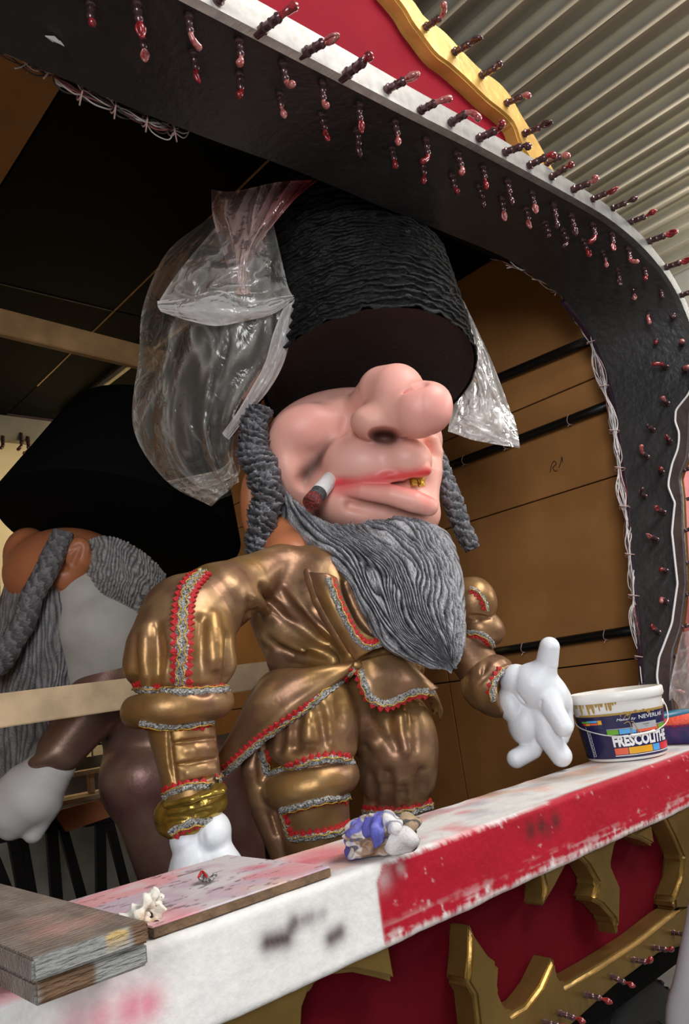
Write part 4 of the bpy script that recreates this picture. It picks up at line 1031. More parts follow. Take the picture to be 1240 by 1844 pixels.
# ------------------------------------------------------------------ sidelocks: twisted ropes with carved barbs
def lock(name, pts, rad, pitch, amp, parent, m=None, lo=(.012, .012, .014), hi=(.26, .255, .28), nseg=None, n=56, seed=1, wob=.10):
    P = np.array([at(*p) for p in pts]); L_ = np.sum(np.linalg.norm(np.diff(P, axis=0), axis=1)); k = nseg or int(L_/.0035)
    Q = resample(P, k); r = np.interp(np.linspace(0, 1, k), np.linspace(0, 1, len(rad)), rad)
    T_, U_, W_ = frames(Q); a = np.arange(n)*2*PI/n; s = np.linspace(0, L_, k)
    AA, SS = np.meshgrid(a, s)
    ph = SS/pitch+AA/(2*PI)*2
    w = fbm(np.stack([np.cos(AA).ravel()*3, np.sin(AA).ravel()*3, SS.ravel()*60], 1), 3, seed).reshape(AA.shape)
    q = ph*2+w*1.3; saw = 1-(q-np.floor(q))
    br = fbm(np.stack([np.cos(AA).ravel()*5, np.sin(AA).ravel()*5, SS.ravel()*40], 1), 2, seed+3).reshape(AA.shape)
    c = np.clip(saw*.85+br*.5-.25, 0, 1)
    rr = r[:, None]*(1+wob*np.sin(2*PI*SS/pitch*.5+AA))+amp*(c-.5)
    end = np.minimum(1, (k-1-np.arange(k))/3.)[:, None]; rr = rr*(.75+.25*np.minimum(1, end))
    V = Q[:, None]+rr[:, :, None]*(np.cos(a)[None, :, None]*U_[:, None]+np.sin(a)[None, :, None]*W_[:, None])
    V = np.concatenate([V.reshape(-1, 3), Q[:1], Q[-1:]-T_[-1:]*.004]); N = k*n
    F = [tuple(f) for f in gridF(n, k, True)]+[(j, N, (j+1) % n) for j in range(n)]+[((k-1)*n+(j+1) % n, N+1, (k-1)*n+j) for j in range(n)]
    cc = np.r_[c.ravel(), 0, 0]
    return mesh_np(name, V, F, m or K['lock'], parent, col=greycol(lo, hi)(cc))
sc = 2.42/FOC
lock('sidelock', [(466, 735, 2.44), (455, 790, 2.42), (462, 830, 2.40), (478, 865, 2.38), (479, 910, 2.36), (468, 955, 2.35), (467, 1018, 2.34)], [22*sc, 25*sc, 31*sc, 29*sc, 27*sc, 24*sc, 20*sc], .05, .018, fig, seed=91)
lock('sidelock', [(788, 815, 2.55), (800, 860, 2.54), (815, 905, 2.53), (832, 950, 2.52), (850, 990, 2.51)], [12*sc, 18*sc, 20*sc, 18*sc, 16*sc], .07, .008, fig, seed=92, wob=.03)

# ------------------------------------------------------------------ tinsel braid glued along the seams
bodyb = wbvh(body, skl, skr, lap, cuff, cuff2)
def braid(path, wpx, side='L', both=False, bvh=None, lift=.004, name='braid_trim', parent=fig):
    """path in frame px over the figure, laid on the surface; side of the red zigzag"""
    dense = resample(np.array(path, float), max(8, int(sum(math.dist(a, b) for a, b in zip(path[:-1], path[1:]))/2.2)))
    pts = []; nr = []
    for x, y in dense:
        h = hit(bvh or bodyb, x, y)
        if h: pts.append(h[0]); nr.append(h[1])
    if len(pts) < 4: return
    pts = np.array(pts); nr = np.array(nr)
    dd = np.array([to_px(p)[2] for p in pts]); med = np.array([np.median(dd[max(0, i-6):i+7]) for i in range(len(dd))])
    keep = np.abs(dd-med) < .05; pts, nr = pts[keep], nr[keep]
    if len(pts) < 4: return
    for _ in range(5):
        pts[1:-1] = (pts[:-2]+2*pts[1:-1]+pts[2:])/4; nr[1:-1] = (nr[:-2]+2*nr[1:-1]+nr[2:])/4
    nr /= np.linalg.norm(nr, axis=1)[:, None]
    dd = np.array([to_px(p)[2] for p in pts]); w = wpx*np.median(dd)/FOC
    L_ = np.r_[0, np.cumsum(np.linalg.norm(np.diff(pts, axis=0), axis=1))]; k = max(6, int(L_[-1]/.004))
    q = np.linspace(0, L_[-1], k); P = np.stack([np.interp(q, L_, pts[:, c]) for c in range(3)], 1); N = np.stack([np.interp(q, L_, nr[:, c]) for c in range(3)], 1)
    Tn = np.gradient(P, axis=0); Tn /= np.linalg.norm(Tn, axis=1)[:, None]+1e-9; Sd = np.cross(N, Tn); Sd /= np.linalg.norm(Sd, axis=1)[:, None]+1e-9
    if side == 'R': Sd = -Sd
    us = np.array([-.5, -.5, -.3, -.1, .1, .3, .5, .5]); hs = np.array([-.006, .4, 1.2, 1.0, 1.3, 1.0, .4, -.006])
    V = []
    rs = np.random.default_rng(len(path)*31+int(path[0][0]))
    for i in range(k):
        for u_, h_ in zip(us, hs):
            j = rs.normal(0, .0011, 3) if h_ > 0 else 0
            hh_ = lift+.004*h_ if h_ > 0 else -.008
            V.append(P[i]+Sd[i]*u_*w*(1+.12*math.sin(q[i]/.0065))+N[i]*hh_+j)
    F = gridF(8, k)
    o = mesh_np(name, V, F, K['silver'], parent)
    def zig(sgn):
        z = MB(); per = .017; t = 0.; m = MB()
        f = lambda s_: np.array([np.interp(s_, q, P[:, c]) for c in range(3)]); g = lambda s_, A_: np.array([np.interp(s_, q, A_[:, c]) for c in range(3)])
        zw = max(.012, w*.5)
        while t+per < q[-1]:
            a, c, e = f(t), f(t+per/2), f(t+per); S_ = sgn*g(t+per/2, Sd); n_ = g(t+per/2, N)
            l_ = n_*(lift+.001); a0, e0 = a+S_*w*.38+l_, e+S_*w*.38+l_; c0 = c+S_*(w*.5+zw)+l_; av, ev = a+S_*(w*.5+zw*.3)+l_, e+S_*(w*.5+zw*.3)+l_
            dn = -n_*.006
            z.add([a0, av, c0, ev, e0, av+dn, c0+dn, ev+dn, (a0+e0)/2+l_*.6], [(0, 1, 2, 8), (8, 2, 3, 4), (1, 5, 6, 2), (2, 6, 7, 3)])
            t += per
        if z.V: mesh_np('zigzag_edge', z.V, z.F, K['redbraid'], o, smooth=False)
    zig(1)
    if both: zig(-1)
    # wavy gold thread
    for sg in ((1, -1) if both else (1,)):
        G = np.array([P[i]+Sd[i]*sg*w*(.27+.13*math.sin(q[i]/.0062*1.15))+N[i]*(lift+.0062) for i in range(k)])
        Vt, Ft = tube_vf(G, .0016, 5); mesh_np('gold_thread', Vt, Ft, K['goldthread'], o)
    return o
braid([(368, 1030), (345, 1050), (332, 1080), (328, 1130), (327, 1180), (327, 1238)], 22, 'L', True)
braid([(240, 1239), (280, 1244), (327, 1247), (370, 1246), (410, 1241)], 13, 'L')
braid([(254, 1300), (285, 1306), (320, 1307), (350, 1305), (382, 1299)], 9, 'R')
braid([(290, 1440), (305, 1428), (330, 1420), (355, 1416), (380, 1418)], 12, 'L')
braid([(308, 1500), (325, 1489), (350, 1480), (378, 1477), (402, 1478)], 13, 'R')
braid([(638, 1206), (595, 1240), (545, 1279), (505, 1306), (468, 1336), (430, 1370), (388, 1408)], 13, 'R')
braid([(648, 1204), (656, 1232), (668, 1257), (690, 1268), (715, 1260), (745, 1246), (780, 1246)], 13, 'R')
braid([(470, 1352), (476, 1375), (484, 1394), (520, 1384), (560, 1372), (600, 1366), (634, 1372)], 13, 'L')
braid([(508, 1458), (540, 1450), (580, 1440), (628, 1434)], 13, 'R')
braid([(508, 1462), (516, 1485), (524, 1508), (560, 1506), (600, 1500), (630, 1488)], 13, 'L')
braid([(590, 1042), (602, 1075), (620, 1115), (640, 1150), (662, 1165), (690, 1158)], 11, 'L')
braid([(650, 1462), (690, 1466), (740, 1462), (778, 1450)], 12, 'L')
braid([(842, 1140), (862, 1139), (880, 1150), (888, 1165)], 9, 'R')
braid([(846, 1060), (862, 1068), (872, 1085), (876, 1100)], 7, 'R')
braid([(905, 1206), (893, 1222), (886, 1240), (888, 1262)], 10, 'R')

# ------------------------------------------------------------------ cigarette stub stuck in the corner of the mouth
ca, cb = at(590, 868, 2.37), at(560, 905, 2.29); cd = (cb-ca)/np.linalg.norm(cb-ca); cl = np.linalg.norm(cb-ca); cr = 15.5*2.33/FOC
cig = empty('cigarette_stub', at(575, 885, 2.33), 'fat white cigarette stub with charred red tip in the corner of the mouth', 'cigarette')
def cigpart(name, m, prof, amp, seed):
    V, F = lathe(prof, 40, ca, cd); V = np.array(V); V += (fbm(V*60, 2, seed)[:, None]-.5)*amp*np.ones(3); mesh_np(name, V, F, K[m], cig, sharp=50)
cigpart('paper', 'paper', [(.001, -.02), (cr*.9, -.02), (cr*.98, cl*.2), (cr, cl*.50), (cr*.9, cl*.54)], .004, 5)
cigpart('ash_band', 'ash', [(cr*.86, cl*.48), (cr*.97, cl*.52), (cr*.98, cl*.62), (cr*.9, cl*.64), (cr*.98, cl*.67), (cr, cl*.74), (cr*.9, cl*.78)], .006, 6)
cigpart('ember', 'ember', [(cr*.9, cl*.74), (cr*1.02, cl*.80), (cr*1.04, cl*1.0), (cr*.95, cl*1.06), (cr*.5, cl*1.07), (.001, cl*1.05)], .008, 7)
# ================================================================== translucent plastic bags over the hat
K['film'] = plastic_mat('clear_plastic_film')
def film(name, strands, nu, nv, parent, bow, amp, seed, col, a0, a1, freq=9, edge=.25, tint=None, stretch=(1, 1, 1)):
    P = np.array([resample(np.array(s, float), nv) for s in strands]); A = np.stack([resample(P[:, j], nu) for j in range(nv)])
    W = np.array([[at(*A[j, i]) for i in range(nu)] for j in range(nv)])
    u = np.linspace(0, 1, nu)[None, :]*np.ones((nv, 1)); v = np.linspace(0, 1, nv)[:, None]*np.ones((1, nu))
    to = (C0-W); to /= np.linalg.norm(to, axis=2)[:, :, None]
    q = np.stack([u.ravel()*freq*stretch[0], v.ravel()*freq*stretch[1], np.full(u.size, seed*1.7)], 1)
    wq = q+np.stack([fbm(q*.6, 2, seed+3), fbm(q*.6+9, 2, seed+4), np.zeros(len(q))], 1)*2.2
    n1 = 1-np.abs(fbm(wq, 3, seed)-.5)*4; n2 = 1-np.abs(fbm(wq*2.3, 2, seed+1)-.5)*4
    h = (amp*(np.clip(n1, -1, 1)*.8+np.clip(n2, -1, 1)*.14)).reshape(u.shape)+bow*np.sin(PI*u)*np.sin(PI*np.clip(v, .02, .98))**.5
    V = (W+to*h[:, :, None]).reshape(-1, 3)
    cr = (np.clip(n1, 0, 1)**8*.8+np.clip(n2, 0, 1)**8*.4).reshape(u.shape)
    ed = np.exp(-(np.minimum(np.minimum(u, 1-u)*nu, np.minimum(v, 1-v)*nv)/1.6)**2)*edge
    al = np.clip(a0+(a1-a0)*cr+ed, 0, 1).ravel()
    c = np.ones((len(V), 4), np.float32); c[:, :3] = np.array(col)
    if tint is not None: c[:, :3] = tint(u.ravel(), v.ravel(), np.array(col))
    c[:, 3] = al
    return mesh_np(name, V, gridF(nu, nv), K['film'], parent, col=c)
bagL = empty('plastic_bag', at(385, 900, 2.6), 'large crumpled clear plastic bag with pinkish twisted top hanging left of the hat', 'bag')
film('bag_body', [
 [(372, 395, 2.62), (300, 455, 2.60), (258, 550, 2.60), (250, 640, 2.60), (240, 770, 2.60), (298, 865, 2.60), (380, 912, 2.60)],
 [(385, 392, 2.54), (330, 480, 2.52), (300, 580, 2.52), (300, 690, 2.52), (295, 780, 2.53), (330, 860, 2.55), (388, 905, 2.58)],
 [(405, 385, 2.50), (380, 470, 2.46), (370, 590, 2.45), (365, 700, 2.46), (350, 790, 2.48), (370, 850, 2.52), (397, 895, 2.56)],
 [(450, 380, 2.50), (450, 480, 2.44), (450, 590, 2.42), (440, 680, 2.44), (410, 760, 2.47), (405, 820, 2.5), (415, 880, 2.55)],
 [(485, 372, 2.52), (512, 505, 2.47), (529, 545, 2.46), (520, 620, 2.47), (472, 700, 2.49), (432, 770, 2.51), (432, 850, 2.55)]], 70, 110, bagL, .015, .022, 11, (.80, .76, .68), .12, .62, 3.2, stretch=(1.6, 1, 1))
film('bag_body', [
 [(372, 395, 2.66), (300, 455, 2.70), (258, 550, 2.74), (250, 640, 2.76), (240, 770, 2.76), (298, 865, 2.72), (380, 912, 2.64)],
 [(405, 385, 2.68), (350, 520, 2.84), (340, 690, 2.9), (350, 850, 2.8), (395, 900, 2.66)],
 [(440, 385, 2.66), (420, 520, 2.8), (410, 690, 2.86), (405, 850, 2.76), (420, 890, 2.62)]], 40, 70, bagL, -.01, .02, 13, (.55, .52, .45), .10, .3, 3)
film('bag_cap', [
 [(398, 398, 2.50), (345, 460, 2.46), (310, 505, 2.45), (284, 546, 2.45)], [(420, 420, 2.47), (385, 480, 2.43), (360, 520, 2.42), (345, 540, 2.42)],
 [(440, 430, 2.45), (430, 480, 2.41), (420, 520, 2.40), (410, 535, 2.40)], [(465, 420, 2.46), (480, 470, 2.41), (478, 520, 2.40), (462, 545, 2.40)], [(488, 385, 2.50), (512, 490, 2.45), (520, 520, 2.44), (529, 536, 2.44)]], 60, 60, bagL, .02, .022, 17, (.84, .80, .74), .26, .75, 3.2, .5)
film('twisted_top', [
 [(380, 341, 2.52), (383, 390, 2.48), (400, 450, 2.44), (425, 530, 2.40)], [(408, 345, 2.49), (412, 400, 2.45), (420, 460, 2.42), (432, 530, 2.39)],
 [(445, 340, 2.47), (440, 400, 2.43), (434, 460, 2.40), (438, 530, 2.385)], [(500, 328, 2.46), (478, 390, 2.43), (448, 460, 2.41), (444, 530, 2.39)], [(576, 323, 2.46), (528, 362, 2.44), (462, 450, 2.43), (450, 528, 2.40)]], 64, 64, bagL, .015, .028, 23, (.92, .64, .60), .45, 1., 4, .4,
 tint=lambda u, v, c: c*(1-sstep(.45, .95, u)[:, None]*sstep(.75, .1, v)[:, None])+np.array([.66, .08, .09])*(sstep(.45, .95, u)[:, None]*sstep(.75, .1, v)[:, None])*1.0+np.array([.0, .05, .05])*sstep(.2, .8, v)[:, None], stretch=(1.5, .6, 1))
film('folded_band', [
 [(283, 542, 2.42), (284, 552, 2.415), (290, 562, 2.42)], [(340, 535, 2.395), (340, 556, 2.38), (342, 578, 2.39)], [(395, 523, 2.38), (395, 555, 2.36), (390, 587, 2.375)],
 [(450, 543, 2.385), (448, 560, 2.365), (440, 578, 2.38)], [(490, 536, 2.40), (492, 550, 2.385), (490, 566, 2.395)], [(531, 531, 2.43), (530, 536, 2.425), (527, 541, 2.43)]], 70, 24, bagL, .012, .007, 29, (.97, .95, .92), .75, 1., 5, .3)
film('folded_band', [
 [(512, 548, 2.43), (524, 545, 2.42), (531, 536, 2.43)], [(492, 600, 2.42), (508, 600, 2.40), (522, 610, 2.42)], [(476, 655, 2.43), (494, 660, 2.415), (508, 660, 2.43)], [(452, 700, 2.44), (466, 705, 2.425), (482, 705, 2.44)], [(425, 745, 2.46), (440, 745, 2.45), (450, 742, 2.46)], [(400, 780, 2.48), (404, 786, 2.475), (412, 792, 2.48)]], 60, 20, bagL, .01, .009, 31, (.95, .90, .87), .62, 1., 5, .3)
film('bag_flap', [
 [(300, 866, 2.585), (340, 890, 2.575), (380, 912, 2.585)], [(330, 860, 2.555), (360, 880, 2.55), (390, 900, 2.56)], [(395, 845, 2.55), (400, 865, 2.54), (402, 885, 2.55)], [(418, 822, 2.55), (428, 850, 2.54), (430, 868, 2.55)]], 40, 30, bagL, .01, .02, 37, (.70, .60, .52), .45, .95, 4, .3)
bagR = empty('plastic_bag', at(880, 800, 2.8), 'whitish crumpled plastic sheet hanging behind the right side of the hat', 'bag')
film('bag_body', [
 [(783, 486, 2.86), (800, 560, 2.83), (820, 640, 2.82), (838, 715, 2.80), (806, 776, 2.80)], [(800, 498, 2.86), (830, 570, 2.81), (855, 650, 2.78), (872, 730, 2.76), (850, 792, 2.77)],
 [(816, 515, 2.87), (858, 600, 2.82), (886, 680, 2.79), (904, 740, 2.77), (895, 800, 2.78)], [(836, 545, 2.88), (884, 648, 2.85), (915, 730, 2.82), (926, 765, 2.81), (936, 807, 2.81)]], 70, 90, bagR, .02, .024, 41, (.90, .87, .83), .34, .9, 5, .4, tint=lambda u, v, c: c*(1-.0*u[:, None])+np.array([.02, .02, .03])*v[:, None], stretch=(1.3, 1, 1))
film('bag_body', [
 [(783, 486, 2.88), (825, 640, 2.9), (806, 776, 2.86)], [(816, 515, 2.9), (880, 690, 2.93), (880, 798, 2.88)], [(836, 545, 2.89), (915, 730, 2.88), (935, 806, 2.83)]], 40, 60, bagR, -.01, .02, 43, (.85, .80, .76), .35, .8, 5, .2)
film('torn_edge', [
 [(836, 700, 2.79), (820, 745, 2.785), (806, 777, 2.79)], [(862, 715, 2.76), (852, 755, 2.75), (850, 790, 2.76)], [(900, 725, 2.755), (898, 770, 2.75), (893, 800, 2.76)], [(924, 748, 2.79), (932, 780, 2.785), (936, 807, 2.79)]], 50, 40, bagR, .01, .014, 47, (.93, .91, .90), .35, 1., 6, .3)

# ================================================================== second figure, seen from behind on the left
bd = 3.1
bb = at(250, 1400, bd); fig2 = empty('carnival_figure', (bb[0], bb[1], .7), 'dark second parade figure turned away on the left, wide black hat, grey hair and ear', 'figure')
ctr2 = at(214, 962, 3.25); top2 = at(262, 775, 3.5); ax2 = top2-ctr2; h2 = np.linalg.norm(ax2); ax2 = ax2/h2
sB = 3.25/FOC
ops2 = []
V, F = lathe([(.001, 0), (205*sB, .0), (216*sB, .012), (218*sB, .03), (150*sB, h2-.02), (143*sB, h2), (.001, h2+.005)], 72, ctr2, ax2); mesh_np('hat', V, F, K['bhat'], fig2, sharp=40)
sdf_obj('skull', [('u', 0, E(120, 1030, 3.15, 110, 80, 90)), ('u', 10, E(50, 1000, 3.2, 40, 50, 50)), ('u', 15, T((190, 1080, 3.12, 70), (215, 1180, 3.12, 70)))], 4, 3.1, K['bskin'], fig2)
def hairsheet(name, strands, nu, nv, th, nr, amp, seed, lo=(.07, .065, .065), hi=(.36, .34, .33)):
    return shell(name, strands, nu, nv, lambda v: th*math.sin(PI*min(1, max(0.03, v*.94+.03)))**.5, nr, amp, K['bhair'], fig2, greycol(lo, hi), 1.9, seed, 30)
hairsheet('hair', [
 [(155, 975, 3.02), (150, 1015, 3.0), (148, 1060, 3.0)], [(185, 965, 3.0), (185, 1030, 2.96), (190, 1088, 2.98)], [(225, 975, 3.0), (228, 1045, 2.97), (232, 1108, 3.0)], [(265, 1000, 3.04), (265, 1060, 3.02), (262, 1115, 3.04)], [(300, 1035, 3.1), (292, 1080, 3.1), (280, 1112, 3.1)]], 170, 70, .05, 24, .008, 101)
hairsheet('beard', [
 [(20, 1010, 3.1), (-10, 1120, 3.1), (-40, 1300, 3.1), (-60, 1480, 3.1)], [(60, 1020, 3.02), (45, 1130, 3.0), (30, 1290, 3.0), (0, 1490, 3.0)],
 [(95, 1050, 2.98), (95, 1150, 2.96), (80, 1310, 2.96), (50, 1480, 2.96)], [(125, 1070, 3.0), (140, 1170, 3.0), (125, 1270, 3.0), (90, 1400, 3.0)]], 160, 110, .08, 20, .009, 105, hi=(.27, .255, .25))
sdf_obj('ear', [('u', 0, E(138, 998, 2.97, 25, 32, 18, -20)), ('u', 8, E(108, 1035, 2.97, 26, 25, 18)), ('u', 8, T((120, 1050, 2.98, 17), (150, 1010, 2.98, 20))), ('s', 6, T((128, 990, 2.93, 4), (142, 985, 2.93, 7), (130, 1015, 2.93, 5))), ('s', 5, E(112, 1022, 2.93, 9, 8, 12))], 1.8, 2.97, K['bskin'], fig2)
sB = 2.9/FOC
lock('sidelock', [(112, 958, 2.95), (98, 1000, 2.92), (72, 1045, 2.88), (45, 1110, 2.86), (15, 1170, 2.85), (-25, 1220, 2.85)], [20*sB, 21*sB, 20*sB, 21*sB, 22*sB, 18*sB], .09, .004, fig2, K['bhair'], (.07, .065, .065), (.27, .25, .26), seed=111)
sdf_obj('collar', [('u', 0, T((165, 1075, 3.06, 62), (185, 1130, 3.05, 82), (190, 1200, 3.08, 76)))], 4, 3.1, K['collar'], fig2)
ops2 = [('u', 0, E(270, 1260, 3.15, 100, 130, 90)), ('u', 20, T((215, 1185, 3.04, 45), (170, 1270, 2.96, 55), (110, 1350, 2.88, 42))), ('u', 20, E(300, 1400, 3.1, 120, 110, 90)), ('u', 10, E(255, 1400, 3.0, 75, 62, 60)),
 ('u', 14, T((260, 1430, 3.0, 60), (310, 1560, 3.0, 62), down(310, 1560, 3.0, 60))), ('u', 14, T((380, 1400, 3.1, 60), (420, 1520, 3.1, 55), down(420, 1520, 3.1, 55))), ('u', 6, RD(96, 1362, 2.88, 46, 14, 20))]
sdf_obj('coat', ops2, 4, 3.0, K['bcoat'], fig2)
sdf_obj('glove', [('u', 0, T((95, 1380, 2.88, 40), (55, 1430, 2.86, 58), (30, 1450, 2.86, 55))), ('u', 8, T((60, 1440, 2.84, 34), (20, 1490, 2.82, 22))), ('u', 8, T((30, 1430, 2.84, 34), (-20, 1490, 2.82, 22))), ('u', 8, T((80, 1450, 2.86, 28), (60, 1500, 2.84, 18)))], 3, 2.87, mat('dim_white_glove', (.62, .60, .58), .6), fig2)

# ================================================================== things at the back of the stage
gcl = MB(); rr = np.linspace(-.2, 3.05, 90)
V = [(x, 4.35+.03*math.sin(x*9)+.02*math.sin(x*23+z*3), z) for z in np.linspace(.70, 1.42, 16) for x in rr]
V2 = [(x, y+.004, z) for x, y, z in V]; k = len(V)
tag(mesh_np('backdrop_cloth', V+V2, np.vstack([gridF(90, 16), gridF(90, 16)[:, ::-1]+k]), K['greycloth']), 'grey stained cloth hanging at the back behind dark trestle legs', 'cloth')
def trestle(lab, legs, rail, Y):
    t = empty('trestle', atY(*rail[0], Y), lab, 'trestle')
    for (a, b, w) in legs:
        p, q = atY(*a, Y), atY(*b, Y); q = p+(q-p)*((p[2]-.701)/(p[2]-q[2])); m = MB(); m.bar(p, q, .03, w*to_px(p)[2]/FOC, (1, 0, 0) if abs(p[0]-q[0]) < .3 else (0, 1, 0)); m.build('leg', K['tube'], t, .003)
    p, q = atY(*rail[0], Y), atY(*rail[1], Y); q[2] = p[2]; m = MB(); m.bar(p, q, .05, .05); m.build('top_rail', K['tube'], t, .004)
trestle('black trestle with splayed legs in front of grey cloth, nearest left frame edge', [((22, 1500), (45, 1625), 20), ((-25, 1510), (15, 1610), 18), ((40, 1500), (62, 1625), 12)], ((-60, 1520), (85, 1478)), 3.6)
trestle('black trestle with crossed legs beneath the brown board, middle of three', [((92, 1490), (102, 1625), 20), ((112, 1490), (150, 1625), 16)], ((60, 1492), (125, 1470)), 3.65)
trestle('black trestle with splayed legs just left of the kneeling coat, rightmost', [((180, 1480), (182, 1610), 18), ((196, 1480), (228, 1605), 15)], ((150, 1480), (240, 1452)), 3.7)
sa, sb_ = atY(50, 1455, 3.75), atY(225, 1418, 3.75); sb_[2] = sa[2]
m = MB(); m.bar(sa, sb_, .25, .02); tag(m.build('shelf_board', K['pale'], None, .002), 'wide pale shelf board lying across the dark trestles', 'board')
ua, ub = atY(90, 1402, 3.75), atY(225, 1376, 3.75); ub[2] = ua[2]
m = MB(); m.bar(ua, ub, .10, .02); tag(m.build('shelf_board', K['pale'], None, .002), 'narrow pale board above the shelf, resting on a short post', 'board')
pz = atY(163, 1400, 3.75); m = MB(); m.box(pz[0]-.014, pz[0]+.014, 3.736, 3.764, sa[2]+.0105, ua[2]-.0105); tag(m.build('wood_post', K['pale'], None, .003), 'short pale wooden post standing on the shelf board', 'post')
tag(extrude_poly('brown_card', [atY(a, b, 3.55) for a, b in ((96, 1462), (178, 1440), (208, 1468), (120, 1498))], (0, .015, 0), K['brownboard'], None, .002), 'brown board leaning against the dark trestles', 'board')

# ================================================================== things on the parapet
ZT = ZR+.002
# thin splashed board
bdm = MB(); bdm.box(.556, .887, 1.092, 1.405, ZT+.013, ZT+.016); bo = bdm.build('plywood_board', K['board'], None, .0008)
bmx = bmesh.new(); bmx.from_mesh(bo.data); bmesh.ops.subdivide_edges(bmx, edges=[e for e in bmx.edges if e.calc_length() > .1], cuts=70, use_grid_fill=True); bmx.to_mesh(bo.data); bmx.free()
def boardcol(P):
    n1 = fbm(P*9, 4, 121); n2 = fbm(P*14, 3, 122); n3 = fbm(P*50, 3, 123)
    c = np.array([.68, .62, .64])*np.ones((len(P), 1))
    c = mixc(c, (.56, .40, .50), sstep(.42, .62, n2)[:, None]*.75)
    c = mixc(c, (.78, .26, .28), sstep(.50, .66, fbm(P*np.array([7, 11, 7]), 3, 125))[:, None]*.7)
    c = mixc(c, (.84, .50, .38), spots(P, [(500, 1590, .03, .6), (440, 1600, .025, .4)], ZT+.016))
    c = mixc(c, (.70, .12, .18), spots(P, [(470, 1560, .02, .75), (450, 1563, .02, .6)], ZT+.016))
    c = mixc(c, (.12, .07, .08), sstep(.64, .68, fbm(P*np.array([40, 90, 40]), 3, 126))[:, None]*.7)
    side = (P[:, 2] < ZT)[:, None]*1.0
    return np.clip(mixc(c, (.20, .11, .055), side*(.8+.2*n3[:, None])), 0, 1)
setcol(bo, boardcol); bx('board_core', mat('raw_board_edge', (.20, .115, .06), .75, var=.4, vs=40, bump=.5, bs=80), .5565, .8875, 1.0905, 1.405, ZT, ZT+.0128, bo, .001); tag(bo, 'thin plywood board splashed pink and white lying on the parapet', 'board')
# old timber block of two planks
blk = empty('timber_block', (.42, 1.25, ZT), 'two stacked old grey timber planks, pink dusted, at the lower left corner', 'timber')
def plank(z0, z1, x0, x1, y0, y1, seed, lab=None):
    m = MB(); m.box(x0, x1, y0, y1, z0, z1); o = m.build('plank', K['timber'], blk, .003)
    bmx = bmesh.new(); bmx.from_mesh(o.data); bmesh.ops.subdivide_edges(bmx, edges=[e for e in bmx.edges if e.calc_length() > .1], cuts=60, use_grid_fill=True)
    bmesh.ops.subdivide_edges(bmx, edges=[e for e in bmx.edges if e.calc_length() > .02], cuts=4, use_grid_fill=True)
    bmx.to_mesh(o.data); bmx.free()
    def col(P):
        n = fbm(P*np.array([60, 8, 60]), 3, seed); n2 = fbm(P*25, 3, seed+1)
        c = np.array([.22, .165, .13])*(.6+.8*n)[:, None]
        c = mixc(c, (.30, .25, .22), sstep(.45, .6, n2)[:, None]*.6)
        c = mixc(c, (.52, .27, .22), (spots(P, [(100, 1672, .035, .8), (150, 1660, .03, .7), (60, 1660, .03, .5)], z1)*(P[:, 2:3] > z1-.004)))
        fr = (P[:, 1] < y0+.004)[:, None]*1.0
        x_ = (P[:, 0]-x0)/(x1-x0); zr = (P[:, 2]-z0)/(z1-z0)
        bare = sstep(.50, .56, n2*.25+np.abs(x_-(.93 if seed == 131 else .32))*-.9+.62) if seed == 132 else sstep(.80, .86, x_+(n2-.5)*.2)
        c = mixc(c, (.32, .32, .30), fr*(1-bare[:, None])*(.85+.15*n2[:, None]))
        c = mixc(c, (.17, .09, .045), fr*bare[:, None])
        if seed == 131: c = mixc(c, (.62, .42, .16), fr*sstep(.13, .10, np.hypot((x_-.72), (zr-.62)*.30)+(n2-.5)*.10)[:, None])
        c = mixc(c, (.55, .02, .06), spots(P, [(6, 1712, .006, .8), (14, 1745, .006, .5), (45, 1645, .006, .4)], None)*0)
        return np.clip(c, 0, 1)
    setcol(o, col)
plank(ZT+.0275, ZT+.052, .352, .497, .985, 1.62, 131); plank(ZT, ZT+.0255, .356, .497, .992, 1.60, 132)
# tissue
def tisscol(V):
    n = fbm(V*40, 3, 141); c = np.ones((len(V), 3))*np.array([.88, .84, .76])
    cc = atZ(276, 1660, ZT+.02); w = np.exp(-(np.linalg.norm(V-cc, axis=1)/.022)**2)*sstep(.35, .6, n)
    c2 = at(272, 1632, to_px(cc)[2]); w2 = np.exp(-(np.linalg.norm(V-c2, axis=1)/.014)**2)*.7
    w = np.clip(np.maximum(w*1.3, w2), 0, 1)[:, None]; return c*(1-w)+np.array([.72, .36, .06])*w
td = to_px(atZ(255, 1655, ZT+.017))[2]
tis = sheet('tissue', [
 [(208, 1652, td+.01), (228, 1644, td+.0), (246, 1634, td+.005), (262, 1614, td+.015), (271, 1604, td+.02)],
 [(222, 1656, td-.01), (244, 1648, td-.02), (258, 1632, td-.015), (270, 1614, td+.005), (278, 1603, td+.015)],
 [(246, 1660, td-.01), (258, 1650, td-.005), (268, 1634, td+.01), (278, 1618, td+.012), (283, 1606, td+.018)],
 [(268, 1663, td-.02), (272, 1650, td+.005), (276, 1636, td+.02), (285, 1620, td+.02), (287, 1608, td+.02)],
 [(294, 1664, td-.02), (289, 1650, td-.01), (291, 1634, td-.005), (292, 1618, td+.01), (288, 1609, td+.02)]], 50, 50, .0015, mat('tissue_paper', (1, 1, 1), .8, attr=True, bump=.4, bs=90), None, .004,
 lambda u, v, W: .006*np.sin(u*23+v*4)*(.3+v*(1-v)*3)+.004*np.sin(v*17+u*9), tisscol)
tag(tis, 'crumpled white tissue with ochre stain beside the timber planks', 'tissue')
